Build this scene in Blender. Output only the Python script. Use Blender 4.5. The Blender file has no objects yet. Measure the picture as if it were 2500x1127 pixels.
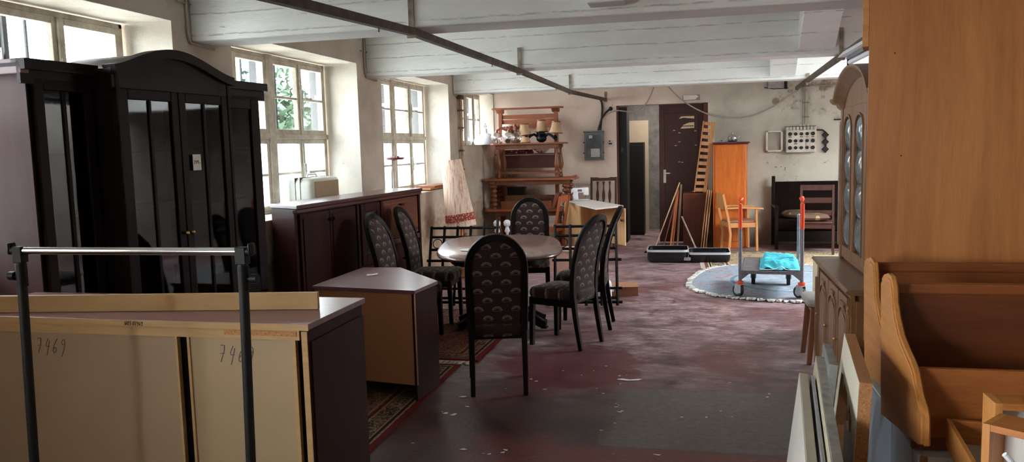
import bpy, bmesh, math, random
from mathutils import Vector, Matrix, noise as mnoise
R_ = math.radians
PI = math.pi
scene = bpy.context.scene
col = scene.collection
random.seed(7)

# ------------------------------------------------------------------ camera
F = 1952.6
YAW, PITCH, ROLL, H = R_(13.168), R_(5.9734), R_(-1.5287), 1.65
fw0 = Vector((-math.sin(YAW), math.cos(YAW), 0)); rt0 = Vector((math.cos(YAW), math.sin(YAW), 0)); up0 = Vector((0, 0, 1))
FWD = fw0*math.cos(PITCH) - up0*math.sin(PITCH)
UP1 = up0*math.cos(PITCH) + fw0*math.sin(PITCH)
RGT = rt0*math.cos(ROLL) + UP1*math.sin(ROLL)
UPV = UP1*math.cos(ROLL) - rt0*math.sin(ROLL)
EYE = Vector((0, 0, H))
cd = bpy.data.cameras.new('camera'); cam = bpy.data.objects.new('camera', cd); col.objects.link(cam)
cd.sensor_fit = 'HORIZONTAL'; cd.sensor_width = 36; cd.lens = F/2500*36
cd.clip_start = 0.05; cd.clip_end = 200
m3 = Matrix((RGT, UPV, -FWD)).transposed()
cam.matrix_world = Matrix.Translation(EYE) @ m3.to_4x4()
scene.camera = cam

def ray(x, y): return FWD + RGT*((x-1250)/F) - UPV*((y-563.5)/F)
def atZ(x, y, z=0.0):
    d = ray(x, y); return EYE + d*((z-H)/d.z)
def atY(x, y, Y):
    d = ray(x, y); return EYE + d*(Y/d.y)
def atX(x, y, X):
    d = ray(x, y); return EYE + d*(X/d.x)

# ------------------------------------------------------------------ mesh builder
class MB:
    def __init__(s): s.bm = bmesh.new()
    def _xf(s, vs, M):
        if M is not None:
            for v in vs: v.co = M @ v.co
    def box(s, x0, x1, y0, y1, z0, z1, M=None, bev=0.0):
        vs = [s.bm.verts.new(p) for p in ((x0,y0,z0),(x1,y0,z0),(x1,y1,z0),(x0,y1,z0),(x0,y0,z1),(x1,y0,z1),(x1,y1,z1),(x0,y1,z1))]
        fs = [s.bm.faces.new([vs[i] for i in f]) for f in ((3,2,1,0),(4,5,6,7),(0,1,5,4),(1,2,6,5),(2,3,7,6),(3,0,4,7))]
        if bev > 0:
            es = list({e for f in fs for e in f.edges})
            r = bmesh.ops.bevel(s.bm, geom=es, offset=bev, segments=2, affect='EDGES', profile=0.5)
            vs = list({v for f in r['faces'] for v in f.verts} | {v for v in vs if v.is_valid})
        s._xf(vs, M); return s
    def cyl(s, p0, p1, r0, r1=None, n=14, cap=True):
        r1 = r0 if r1 is None else r1
        p0 = Vector(p0); p1 = Vector(p1); d = (p1-p0)
        q = d.to_track_quat('Z', 'Y').to_matrix()
        a = []; b = []
        for i in range(n):
            t = 2*PI*i/n; o = Vector((math.cos(t), math.sin(t), 0))
            a.append(s.bm.verts.new(p0 + q @ (o*r0))); b.append(s.bm.verts.new(p1 + q @ (o*r1)))
        for i in range(n):
            j = (i+1) % n; s.bm.faces.new((a[i], a[j], b[j], b[i]))
        if cap:
            s.bm.faces.new(a[::-1]); s.bm.faces.new(b)
        return s
    def lathe(s, prof, c=(0,0,0), n=20, M=None, cap=True):
        rings = []; c = Vector(c); allv = []
        for r, z in prof:
            ring = [s.bm.verts.new(c + Vector((r*math.cos(2*PI*i/n), r*math.sin(2*PI*i/n), z))) for i in range(n)]
            rings.append(ring); allv += ring
        for a, b in zip(rings, rings[1:]):
            for i in range(n):
                j = (i+1) % n; s.bm.faces.new((a[i], a[j], b[j], b[i]))
        if cap:
            s.bm.faces.new(rings[0][::-1]); s.bm.faces.new(rings[-1])
        s._xf(allv, M); return s
    def sweep(s, pts, sec, closed=False, cap=True, up=None):
        """sweep a 2-D section [(a,b)..] along points; a = side, b = up"""
        P = [Vector(p) for p in pts]; n = len(P); rings = []
        for i, p in enumerate(P):
            if closed: t = P[(i+1) % n] - P[i-1]
            else: t = P[min(i+1, n-1)] - P[max(i-1, 0)]
            t.normalize()
            u = Vector(up) if up is not None else (Vector((0,0,1)) if abs(t.z) < .95 else Vector((0,1,0)))
            sd = t.cross(u); sd.normalize(); u2 = sd.cross(t); u2.normalize()
            sc = sec(i/(n-1)) if callable(sec) else sec
            rings.append([s.bm.verts.new(p + sd*a + u2*b) for a, b in sc])
        m = len(rings[0]); rr = list(zip(rings, rings[1:])) + ([(rings[-1], rings[0])] if closed else [])
        for a, b in rr:
            for i in range(m):
                j = (i+1) % m; s.bm.faces.new((a[i], a[j], b[j], b[i]))
        if cap and not closed:
            s.bm.faces.new(rings[0][::-1]); s.bm.faces.new(rings[-1])
        return s
    def tube(s, pts, r, n=8, closed=False):
        f = (lambda t: [(r(t)*math.cos(2*PI*i/n), r(t)*math.sin(2*PI*i/n)) for i in range(n)]) if callable(r) else [(r*math.cos(2*PI*i/n), r*math.sin(2*PI*i/n)) for i in range(n)]
        return s.sweep(pts, f, closed)
    def prism(s, poly, lo, hi, axis='z', M=None):
        """extrude a 2-D polygon between lo and hi along axis"""
        f = {'z': lambda a, b, h: (a, b, h), 'y': lambda a, b, h: (a, h, b), 'x': lambda a, b, h: (h, a, b)}[axis]
        A = [s.bm.verts.new(f(a, b, lo)) for a, b in poly]; B = [s.bm.verts.new(f(a, b, hi)) for a, b in poly]
        n = len(poly)
        for i in range(n):
            j = (i+1) % n; s.bm.faces.new((A[i], A[j], B[j], B[i]))
        s.bm.faces.new(A[::-1]); s.bm.faces.new(B)
        s._xf(A+B, M); return s
    def quad(s, *pts):
        s.bm.faces.new([s.bm.verts.new(p) for p in pts]); return s
    def grid(s, fn, nu, nv):
        V = [[s.bm.verts.new(fn(i/nu, j/nv)) for j in range(nv+1)] for i in range(nu+1)]
        for i in range(nu):
            for j in range(nv): s.bm.faces.new((V[i][j], V[i+1][j], V[i+1][j+1], V[i][j+1]))
        return s
    def sphere(s, c, r, n=14, sc=(1,1,1)):
        M = Matrix.Translation(Vector(c)) @ Matrix.Diagonal((sc[0], sc[1], sc[2], 1))
        bmesh.ops.create_uvsphere(s.bm, u_segments=n, v_segments=max(6, n//2+2), radius=r, matrix=M); return s
    def build(s, name, mat=None, parent=None, smooth=False, bev=0.0, sub=0, seg=2, loc=None, rotz=0):
        bmesh.ops.recalc_face_normals(s.bm, faces=s.bm.faces[:])
        me = bpy.data.meshes.new(name); s.bm.to_mesh(me); s.bm.free()
        o = bpy.data.objects.new(name, me); col.objects.link(o)
        if mat: me.materials.append(mat)
        if smooth:
            for p in me.polygons: p.use_smooth = True
        if bev > 0:
            b = o.modifiers.new('bevel', 'BEVEL'); b.width = bev; b.segments = seg; b.limit_method = 'ANGLE'; b.angle_limit = R_(40)
            for p in me.polygons: p.use_smooth = True
            try: b.harden_normals = True
            except Exception: pass
        elif smooth:
            e = o.modifiers.new('split', 'EDGE_SPLIT'); e.split_angle = R_(50)
        if sub:
            u = o.modifiers.new('sub', 'SUBSURF'); u.levels = sub; u.render_levels = sub
        if parent: o.parent = parent
        if loc is not None: o.location = loc
        if rotz: o.rotation_euler.z = rotz
        return o

def tag(o, label=None, cat=None, group=None, kind=None):
    if label: o['label'] = label
    if cat: o['category'] = cat
    if group: o['group'] = group
    if kind: o['kind'] = kind
    return o
def thing(name, label, cat, loc=(0,0,0), rotz=0.0, group=None):
    o = bpy.data.objects.new(name, None); col.objects.link(o); o.empty_display_size = .1
    o.location = loc; o.rotation_euler = (0, 0, rotz)
    return tag(o, label, cat, group)
def struct_thing(name, loc=(0,0,0)):
    o = bpy.data.objects.new(name, None); col.objects.link(o); o.location = loc; o['kind'] = 'structure'; return o
KIDS = {}
def copy_tree(o, parent=None):
    c = o.copy(); col.objects.link(c)
    if parent: c.parent = parent
    for ch in [k for k in bpy.data.objects if k.parent == o]: copy_tree(ch, c)
    return c
def dup(o, loc, rotz, label=None, group=None):
    c = copy_tree(o); c.location = loc; c.rotation_euler = (0, 0, rotz)
    if label: c['label'] = label
    if group: c['group'] = group
    return c
def arc(cx, cy, r, a0, a1, n, ry=None):
    ry = r if ry is None else ry
    return [(cx + r*math.cos(R_(a0+(a1-a0)*i/n)), cy + ry*math.sin(R_(a0+(a1-a0)*i/n))) for i in range(n+1)]
def rect(w, h): return [(-w/2,-h/2),(w/2,-h/2),(w/2,h/2),(-w/2,h/2)]

# ------------------------------------------------------------------ materials
def lin(c): c = c/255; return c/12.92 if c <= .04045 else ((c+.055)/1.055)**2.4
def S(r, g, b): return (lin(r), lin(g), lin(b), 1)
class NT:
    def __init__(s, name):
        s.m = bpy.data.materials.new(name); s.m.use_nodes = True
        s.t = s.m.node_tree; s.t.nodes.clear()
        s.out = s.n('ShaderNodeOutputMaterial'); s.b = s.n('ShaderNodeBsdfPrincipled')
        s.l(s.b.outputs[0], s.out.inputs[0])
    def n(s, k, **kw):
        x = s.t.nodes.new(k)
        for a, v in kw.items(): setattr(x, a, v)
        return x
    def l(s, a, b): s.t.links.new(a, b)
    def put(s, v, sock):
        if hasattr(v, 'is_linked') or isinstance(v, bpy.types.NodeSocket): s.l(v, sock)
        else: sock.default_value = v
    def m_(s, op, a, b=0.0, c=None):
        x = s.n('ShaderNodeMath', operation=op); s.put(a, x.inputs[0]); s.put(b, x.inputs[1])
        if c is not None: s.put(c, x.inputs[2])
        return x.outputs[0]
    def coord(s, kind='Object', scale=(1,1,1), rot=(0,0,0), loc=(0,0,0)):
        c = s.n('ShaderNodeTexCoord'); mp = s.n('ShaderNodeMapping')
        mp.inputs['Scale'].default_value = scale; mp.inputs['Rotation'].default_value = rot; mp.inputs['Location'].default_value = loc
        s.l(c.outputs[kind], mp.inputs[0]); return mp.outputs[0]
    def xyz(s, v):
        x = s.n('ShaderNodeSeparateXYZ'); s.l(v, x.inputs[0]); return x.outputs
    def noise(s, v, scale, detail=4, rough=.55, dist=0):
        x = s.n('ShaderNodeTexNoise'); s.l(v, x.inputs['Vector']); x.inputs['Scale'].default_value = scale
        x.inputs['Detail'].default_value = detail; x.inputs['Roughness'].default_value = rough; x.inputs['Distortion'].default_value = dist
        return x.outputs['Fac']
    def voro(s, v, scale, feature='F1', out='Distance'):
        x = s.n('ShaderNodeTexVoronoi', feature=feature); s.l(v, x.inputs['Vector']); x.inputs['Scale'].default_value = scale
        return x.outputs[out]
    def ramp(s, f, stops, mode='LINEAR'):
        x = s.n('ShaderNodeValToRGB'); x.color_ramp.interpolation = mode; e = x.color_ramp.elements
        while len(e) < len(stops): e.new(.5)
        for k, (p, c) in zip(e, stops): k.position = p; k.color = c if len(c) == 4 else (*c, 1)
        s.l(f, x.inputs[0]); return x.outputs[0]
    def step(s, f, a, b):
        x = s.n('ShaderNodeMapRange'); x.inputs[1].default_value = a; x.inputs[2].default_value = b; s.l(f, x.inputs[0]); x.clamp = True
        return x.outputs[0]
    def mix(s, f, a, b, mode='MIX'):
        x = s.n('ShaderNodeMix', data_type='RGBA', blend_type=mode); s.put(f, x.inputs[0]); s.put(a, x.inputs[6]); s.put(b, x.inputs[7])
        return x.outputs[2]
    def bump(s, h, strength=.3, dist=.01):
        x = s.n('ShaderNodeBump'); x.inputs['Strength'].default_value = strength; x.inputs['Distance'].default_value = dist
        s.l(h, x.inputs['Height']); s.l(x.outputs[0], s.b.inputs['Normal']); return x
    def set(s, color=None, rough=None, metal=None, spec=None, coat=None, coat_r=None, trans=None, sheen=None):
        for k, v in (('Base Color', color), ('Roughness', rough), ('Metallic', metal), ('Specular IOR Level', spec), ('Coat Weight', coat), ('Coat Roughness', coat_r), ('Transmission Weight', trans), ('Sheen Weight', sheen)):
            if v is not None: s.put(v, s.b.inputs[k])
        return s
def plain(name, c, rough=.5, metal=0.0, var=.12, scale=20, bump=0, spec=.5, coat=0):
    t = NT(name); v = t.coord(); n = t.noise(v, scale, 5)
    dk = tuple(x*(1-var*2) for x in c[:3]) + (1,); lt = tuple(min(1, x*(1+var)) for x in c[:3]) + (1,)
    t.set(t.ramp(n, [(.3, dk), (.7, lt)]), rough, metal, spec, coat)
    if bump: t.bump(t.noise(v, scale*4, 4), bump, .004)
    return t.m
def wood(name, c1, c2, axis='z', rough=.42, scale=1.0, spec=.5, coat=0.0, contrast=1.0, fine=1.0):
    t = NT(name); st = {'x': (1.2, 14, 14), 'y': (14, 1.2, 14), 'z': (14, 14, 1.2)}[axis]
    v = t.coord(scale=tuple(a*scale for a in st))
    n1 = t.noise(v, 1.0, 3, .5, 1.2); n2 = t.noise(v, 9*fine, 3, .6)
    f = t.m_('ADD', t.m_('MULTIPLY', n1, .62), t.m_('MULTIPLY', n2, .38))
    d = .22/contrast
    colr = t.ramp(f, [(.5-d, c1), (.5, tuple((a+b)/2 for a, b in zip(c1, c2))), (.5+d, c2)])
    t.set(colr, rough, 0, spec, coat, .15); t.bump(n2, .06, .002)
    return t.m
M = {}
M['dark_wood'] = wood('dark_wenge_wood', S(18,10,11), S(32,18,19), 'z', .45, spec=.1)
M['dark_wood_y'] = wood('dark_wenge_wood_long', S(20,11,12), S(34,20,21), 'x', .42, spec=.14)
M['mahogany'] = wood('mahogany_veneer', S(37,14,14), S(62,26,24), 'z', .45, spec=.12)
M['mahogany_x'] = wood('mahogany_veneer_long', S(58,26,26), S(92,48,46), 'x', .3, coat=.25)
M['black_wood'] = wood('black_stained_wood', S(14,10,10), S(28,20,19), 'z', .42, spec=.14)
M['oak'] = wood('honey_oak_veneer', S(150,88,34), S(186,122,60), 'z', .5, scale=.8, contrast=.9)
M['oak_x'] = wood('honey_oak_long', S(150,86,34), S(190,124,62), 'x', .45)
M['oak_y'] = wood('honey_oak_side', S(160,98,42), S(200,140,76), 'y', .42)
M['oak_dark'] = wood('brown_oak_board', S(112,58,24), S(140,80,38), 'x', .45)
M['orange_wood'] = wood('orange_cherry_veneer', S(180,88,26), S(214,120,46), 'z', .35, coat=.2)
M['red_wood'] = wood('reddish_beech', S(126,66,40), S(166,98,64), 'x', .42)
M['red_wood_z'] = wood('reddish_beech_upright', S(120,60,36), S(160,90,58), 'z', .42)
M['turned'] = wood('turned_brown_oak', S(92,50,28), S(140,84,50), 'z', .38, coat=.15)
M['beech'] = wood('pale_beech', S(176,116,66), S(210,152,98), 'z', .42)
M['pale_beech'] = wood('pale_laminate_beech', S(204,162,112), S(226,188,138), 'z', .45)
M['beech_x'] = wood('pale_beech_long', S(178,118,70), S(212,156,104), 'x', .42)
M['carved'] = wood('carved_brown_oak', S(98,66,40), S(140,98,62), 'z', .4, coat=.15)
M['carved_y'] = wood('carved_brown_oak_long', S(96,68,46), S(134,100,72), 'y', .38, coat=.2)
M['brown_paint'] = plain('brown_door_paint', S(62,32,27), .45, var=.1, scale=3)
M['plank'] = wood('raw_board_edge', S(158,124,80), S(182,148,100), 'x', .6)
M['hardboard'] = plain('beige_hardboard', S(146,124,97), .62, var=.03, scale=3)
M['chip'] = None
M['black_metal'] = plain('black_iron', S(15,16,18), .5, .1, .1, 30, spec=.3)
M['black_plastic'] = plain('black_plastic', S(12,13,14), .5, 0, .05, spec=.2)
M['chrome'] = plain('chrome', S(210,215,220), .16, 1.0, .02)
M['steel'] = plain('galvanised_steel', S(135,138,150), .42, .8, .12, 40)
M['brass'] = plain('old_brass', S(200,170,110), .3, 1.0, .05)
M['white_plastic'] = plain('white_plastic', S(226,230,234), .35, 0, .02)
M['white_lam'] = plain('white_laminate', S(216,218,212), .4, 0, .02, 4)
M['cream'] = plain('cream_enamel', S(206,200,186), .45, 0, .08, 8)
M['grey_metal'] = plain('grey_painted_metal', S(112,116,116), .5, .3, .1, 12)
M['orange_red'] = plain('orange_red_plastic', S(232,78,36), .35, 0, .06)
M['rubber'] = plain('black_rubber', S(26,26,30), .6, 0, .1)
M['paper'] = plain('white_paper', S(232,230,222), .7, 0, .04)
M['ink'] = plain('dark_ink', S(40,36,34), .7, 0, .05)
M['pencil'] = plain('pencil_line', S(92,78,64), .7, 0, .05)
M['pencil_blue'] = plain('blue_pencil_line', S(84,88,92), .7, 0, .05)
M['black'] = plain('matt_black', S(14,13,13), .6, 0, .05)
M['red_tape'] = plain('red_edge', S(150,50,48), .5, 0, .05)
M['black_cable'] = plain('black_cable', S(22,21,21), .5, 0, .05)
M['grey_cable'] = plain('grey_cable', S(168,162,150), .55, 0, .08)
M['cardboard'] = plain('brown_cardboard', S(160,112,82), .75, 0, .06, 8)
M['pink_card'] = plain('pink_chipboard_box', S(206,166,150), .7, 0, .06, 8)
M['dark_cloth'] = plain('dark_brown_upholstery', S(24,16,14), .9, 0, .2, 12, .2, spec=.08)

def chipboard():
    t = NT('raw_chipboard'); v = t.coord(); n = t.noise(v, 130, 3, .7); w = t.voro(v, 190)
    t.set(t.mix(t.step(w, .2, .7), t.ramp(n, [(.35, S(110,70,38)), (.65, S(196,146,92))]), S(170,118,72)), .8)
    t.bump(n, .5, .004); return t.m
M['chip'] = chipboard()

def plaster(name, base, dark, stain=.5, stain_sc=1.6, speck=None, rough=.85, bumpy=.35, low=None, zlow=.9, streak=False):
    t = NT(name); v = t.coord('Object'); P = t.xyz(v)
    n1 = t.noise(v, stain_sc, 6, .62); n2 = t.noise(v, 14, 5, .6); n3 = t.noise(v, 70, 3)
    c = t.ramp(n1, [(.5-.25*stain-.08, dark), (.62, base)])
    c = t.mix(t.m_('MULTIPLY', t.step(n2, .62, .75), .35), c, dark)
    if low:
        f = t.m_('ADD', t.m_('MULTIPLY', t.m_('SUBTRACT', zlow, P[2]), 1.6), t.m_('MULTIPLY', t.m_('SUBTRACT', n2, .5), 1.5))
        f2 = t.step(f, -.05, .25)
        c = t.mix(f2, c, t.ramp(t.noise(v, 5, 6, .7), [(.35, low), (.65, tuple(min(1, a*1.7) for a in low[:3])+(1,))]))
    if speck:
        s1 = t.m_('MULTIPLY', t.step(t.noise(v, 11, 5, .7), .64, .68), t.step(t.noise(v, 1.3, 3), .5, .62))
        c = t.mix(s1, c, speck)
    t.set(c, rough, 0, .3)
    t.bump(t.m_('ADD', t.m_('MULTIPLY', n2, .7), t.m_('MULTIPLY', n3, .3)), bumpy, .012)
    return t.m
M['wall_left'] = plaster('wall_plaster_window_side', S(206,194,180), S(168,154,140), .5, 1.2, S(96,84,74), low=S(150,132,112), zlow=.85)
M['reveal'] = plaster('window_reveal_plaster', S(206,202,192), S(176,168,154), .4, 1.6, S(150,140,120))
M['wall_back'] = None
M['wall_plain'] = plaster('wall_plaster_plain', S(205,198,186), S(170,162,150), .5, 1.0)
def back_wall():
    t = NT('wall_plaster_back'); v = t.coord('Object'); P = t.xyz(v)
    n1 = t.noise(v, 1.3, 6, .62); n2 = t.noise(v, 12, 5, .65); n3 = t.noise(v, 70, 3); nb = t.noise(v, 4.5, 6, .7)
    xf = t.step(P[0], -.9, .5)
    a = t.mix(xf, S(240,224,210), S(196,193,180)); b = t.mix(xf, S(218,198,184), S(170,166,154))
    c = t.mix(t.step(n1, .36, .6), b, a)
    # mould and flaked plaster low on the right half
    zone = t.m_('MULTIPLY', t.step(P[0], .9, 1.2), t.m_('MULTIPLY', t.step(P[2], .95, 1.05), t.step(P[2], 1.5, 1.25)))
    c = t.mix(t.m_('MULTIPLY', zone, t.m_('MULTIPLY', t.step(n2, .58, .64), t.step(nb, .44, .54))), c, S(44,40,36))
    zone2 = t.m_('MULTIPLY', t.step(P[0], 1.0, 1.3), t.step(P[2], 1.9, 2.2))
    c = t.mix(t.m_('MULTIPLY', zone2, t.step(nb, .52, .64)), c, S(128,118,104))
    # bare, brownish plaster near the corner with the window wall
    zone3 = t.m_('MULTIPLY', t.step(P[0], -2.6, -3.1), t.step(P[2], 1.5, 1.2))
    c = t.mix(t.m_('MULTIPLY', zone3, t.step(nb, .36, .52)), c, S(134,112,94))
    sp = t.m_('MULTIPLY', t.step(n2, .70, .73), t.step(t.noise(v, 2.2, 3), .5, .6))
    c = t.mix(sp, c, S(120,106,94))
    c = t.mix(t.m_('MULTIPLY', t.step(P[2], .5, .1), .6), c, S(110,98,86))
    t.set(c, .88, 0, .3); t.bump(t.m_('ADD', t.m_('MULTIPLY', n2, .7), t.m_('MULTIPLY', n3, .3)), .35, .012)
    return t.m
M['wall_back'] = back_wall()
def beam_mat():
    t = NT('white_painted_concrete'); v = t.coord('Object'); P = t.xyz(v)
    vs = t.coord('Object', scale=(.5, 1, 2.2)); n1 = t.noise(vs, 1.4, 6, .6); n2 = t.noise(vs, 16, 5, .7); n3 = t.noise(vs, 60, 4, .7)
    c = t.ramp(n1, [(.32, S(222,225,220)), (.62, S(240,243,240))])
    # board-mark seams of the formwork
    zz = t.m_('ADD', P[2], t.m_('MULTIPLY', t.m_('SUBTRACT', t.noise(t.coord('Object', scale=(1.3,1,1)), 2.0, 5, .7), .5), .035))
    fr = t.m_('ABSOLUTE', t.m_('SUBTRACT', t.m_('FRACT', t.m_('MULTIPLY', t.m_('ADD', zz, .03), 7.0)), .5))
    seam = t.m_('MULTIPLY', t.step(fr, .05, .01), t.step(n2, .42, .55))
    c = t.mix(t.m_('MULTIPLY', seam, .42), c, S(150,146,136))
    pit = t.m_('MULTIPLY', t.step(n2, .67, .72), .6)
    c = t.mix(pit, c, S(168,164,152))
    t.set(c, .8, 0, .3)
    h = t.m_('SUBTRACT', t.m_('ADD', t.m_('MULTIPLY', n2, .6), t.m_('MULTIPLY', n3, .4)), t.m_('MULTIPLY', seam, .8))
    t.bump(h, .55, .014); return t.m
M['beam'] = beam_mat()
def floor_mat():
    t = NT('worn_red_painted_concrete'); v = t.coord('Object'); P = t.xyz(v)
    n1 = t.noise(v, .75, 6, .65, .6); n2 = t.noise(v, 3.2, 7, .7, .4); n3 = t.noise(v, 24, 5, .7); n4 = t.noise(v, 90, 3)
    far = t.step(P[1], 4.6, 6.6)  # window reflection on the distant floor, put into the base colour as paler lilac
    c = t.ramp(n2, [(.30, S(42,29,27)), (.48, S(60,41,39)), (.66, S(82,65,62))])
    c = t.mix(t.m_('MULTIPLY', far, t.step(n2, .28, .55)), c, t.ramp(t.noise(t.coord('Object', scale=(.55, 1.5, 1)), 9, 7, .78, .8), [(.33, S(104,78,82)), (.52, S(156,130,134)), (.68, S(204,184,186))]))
    red = t.m_('MULTIPLY', t.step(n1, .50, .60), t.step(n2, .35, .5))
    c = t.mix(t.m_('MULTIPLY', red, .75), c, S(98,44,42))
    # red floor paint left in the near strip and one worn island in the middle
    near = t.step(t.m_('ADD', P[1], t.m_('MULTIPLY', t.m_('SUBTRACT', n2, .5), .12)), 4.28, 4.2)
    c = t.mix(t.m_('MULTIPLY', near, t.m_('MULTIPLY', t.step(P[0], -1.2, -.8), .85)), c, S(104,44,38))
    dx = t.m_('DIVIDE', t.m_('SUBTRACT', P[0], -.95), .62); dy = t.m_('DIVIDE', t.m_('SUBTRACT', P[1], 5.85), .62)
    isl = t.m_('ADD', t.m_('ADD', t.m_('MULTIPLY', dx, dx), t.m_('MULTIPLY', dy, dy)), t.m_('MULTIPLY', t.m_('SUBTRACT', n2, .5), 2.2))
    c = t.mix(t.m_('MULTIPLY', t.step(isl, 1.05, .75), .8), c, S(92,38,42))
    # bare grey screed slab
    gx = t.m_('MULTIPLY', t.step(t.m_('ADD', P[0], t.m_('MULTIPLY', n2, .25)), -.45, -.35), 1.0)
    gy = t.m_('MULTIPLY', t.step(t.m_('ADD', P[1], t.m_('MULTIPLY', n3, .03)), 4.27, 4.29), t.step(t.m_('ADD', P[1], t.m_('MULTIPLY', n3, .05)), 5.38, 5.35))
    g = t.m_('MULTIPLY', gx, gy)
    c = t.mix(t.m_('MULTIPLY', g, .92), c, t.ramp(n3, [(.35, S(78,74,72)), (.65, S(104,100,96))]))
    wear = t.m_('MULTIPLY', t.step(n3, .60, .70), t.step(n2, .45, .58))
    c = t.mix(t.m_('MULTIPLY', wear, .55), c, S(142,128,128))
    c = t.mix(t.m_('MULTIPLY', t.step(n4, .70, .76), .5), c, S(160,150,146))
    t.set(c, t.mix(n2, (.26,.26,.26,1), (.5,.5,.5,1)), 0, .5)
    t.bump(t.m_('ADD', t.m_('MULTIPLY', n2, .6), t.m_('MULTIPLY', n3, .4)), .5, .015)
    return t.m
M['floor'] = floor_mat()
def win_paint():
    t = NT('old_window_paint'); v = t.coord('Object'); n = t.noise(v, 8, 6, .7); n2 = t.noise(v, 30, 4, .7)
    c = t.ramp(n, [(.35, S(168,158,140)), (.65, S(212,206,192))])
    c = t.mix(t.m_('MULTIPLY', t.step(n2, .66, .72), .7), c, S(92,80,66))
    t.set(c, .6); t.bump(n2, .3, .004); return t.m
M['win'] = win_paint()
def glass_mat(name, tint, frost=0.0, gl=.07, dirt=0.0):
    t = NT(name); t.t.nodes.remove(t.b)
    tr = t.n('ShaderNodeBsdfTransparent'); tr.inputs[0].default_value = tint
    gs = t.n('ShaderNodeBsdfGlossy'); gs.inputs['Roughness'].default_value = .03
    mx = t.n('ShaderNodeMixShader'); fr = t.n('ShaderNodeLayerWeight'); fr.inputs[0].default_value = .5
    t.l(t.m_('MINIMUM', t.m_('ADD', t.m_('MULTIPLY', t.m_('POWER', fr.outputs['Facing'], 5.0), .9), gl), 1.0), mx.inputs[0])
    t.l(tr.outputs[0], mx.inputs[1]); t.l(gs.outputs[0], mx.inputs[2])
    last = mx.outputs[0]
    if frost > 0:
        tl = t.n('ShaderNodeBsdfTranslucent'); tl.inputs[0].default_value = (.62,.65,.68,1)
        m2 = t.n('ShaderNodeMixShader')
        v = t.coord('Object'); n = t.noise(v, 9, 5, .7)
        t.l(t.step(n, .5-.9*(frost), .5+.9*(1.2-frost)) if frost < .6 else t.m_('MULTIPLY', t.step(n, .0, .75), frost*1.25), m2.inputs[0])
        t.l(last, m2.inputs[1]); t.l(tl.outputs[0], m2.inputs[2]); last = m2.outputs[0]
    t.l(last, t.out.inputs[0]); return t.m
M['glass'] = glass_mat('clear_window_glass', (.95,.97,.98,1))
M['frost'] = glass_mat('frosted_window_glass', (.9,.93,.95,1), .75)
M['cab_glass'] = glass_mat('cabinet_glass', (.36,.40,.43,1), 0, .03)
M['lead_glass'] = plain('bullion_cabinet_glass', S(104,120,124), .12, 0, .25, 7, spec=.8)
def clear_globe():
    t = NT('clear_ribbed_glass'); t.set((1,1,1,1), .05, 0, .5); t.t.nodes.remove(t.b)
    tr = t.n('ShaderNodeBsdfTransparent'); gs = t.n('ShaderNodeBsdfGlossy'); gs.inputs['Roughness'].default_value = .12
    mx = t.n('ShaderNodeMixShader'); mx.inputs[0].default_value = .38
    t.l(tr.outputs[0], mx.inputs[1]); t.l(gs.outputs[0], mx.inputs[2]); t.l(mx.outputs[0], t.out.inputs[0]); return t.m
M['globe'] = clear_globe()

def fan_fabric(name, ax, ay, ground, fan, a=.127, b=.062):
    """woven upholstery with staggered rows of small fan motifs"""
    t = NT(name); v = t.coord('Object'); P = t.xyz(v); x = P[ax]; y = P[ay]
    vv = t.m_('DIVIDE', y, b); row = t.m_('FLOOR', vv)
    off = t.m_('MULTIPLY', t.m_('MODULO', t.m_('ADD', row, 40), 2.0), .5)
    u = t.m_('MULTIPLY', t.m_('SUBTRACT', t.m_('FRACT', t.m_('ADD', t.m_('DIVIDE', x, a), t.m_('ADD', off, 20.0))), .5), a)
    w = t.m_('MULTIPLY', t.m_('SUBTRACT', t.m_('FRACT', vv), .22), b)
    r = t.m_('SQRT', t.m_('ADD', t.m_('MULTIPLY', u, u), t.m_('MULTIPLY', t.m_('MULTIPLY', w, 1.25), t.m_('MULTIPLY', w, 1.25))))
    th = t.m_('ARCTAN2', w, u)
    ribs = t.m_('ADD', .62, t.m_('MULTIPLY', t.m_('SINE', t.m_('MULTIPLY', th, 14.0)), .45))
    rim = t.m_('MULTIPLY', t.step(r, .036, .034), t.step(r, .012, .016))
    up = t.step(w, -.002, .002)
    f = t.m_('MULTIPLY', t.m_('MULTIPLY', rim, up), t.m_('MULTIPLY', ribs, t.step(r, .004, .034)))
    wv = t.noise(t.coord('Object', scale=(1,1,1)), 420, 2)
    g = t.mix(t.step(wv, .35, .65), ground, tuple(min(1, c*1.35) for c in ground[:3])+(1,))
    # thin dashes under every fan
    ds = t.m_('MULTIPLY', t.step(t.m_('ABSOLUTE', t.m_('ADD', w, .006)), .0022, .001), t.step(t.m_('ABSOLUTE', u), .034, .03))
    c = t.mix(t.m_('MULTIPLY', ds, .3), g, fan)
    c = t.mix(t.m_('MINIMUM', f, 1.0), c, fan)
    t.set(c, .85, 0, .25, sheen=.15); t.bump(wv, .15, .001); return t.m
FG, FF = S(47,33,32), S(168,152,138)
M['fan_back'] = fan_fabric('fan_pattern_upholstery', 0, 2, FG, FF)
M['fan_seat'] = fan_fabric('fan_pattern_seat_upholstery', 0, 1, FG, S(160,140,126))

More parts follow.
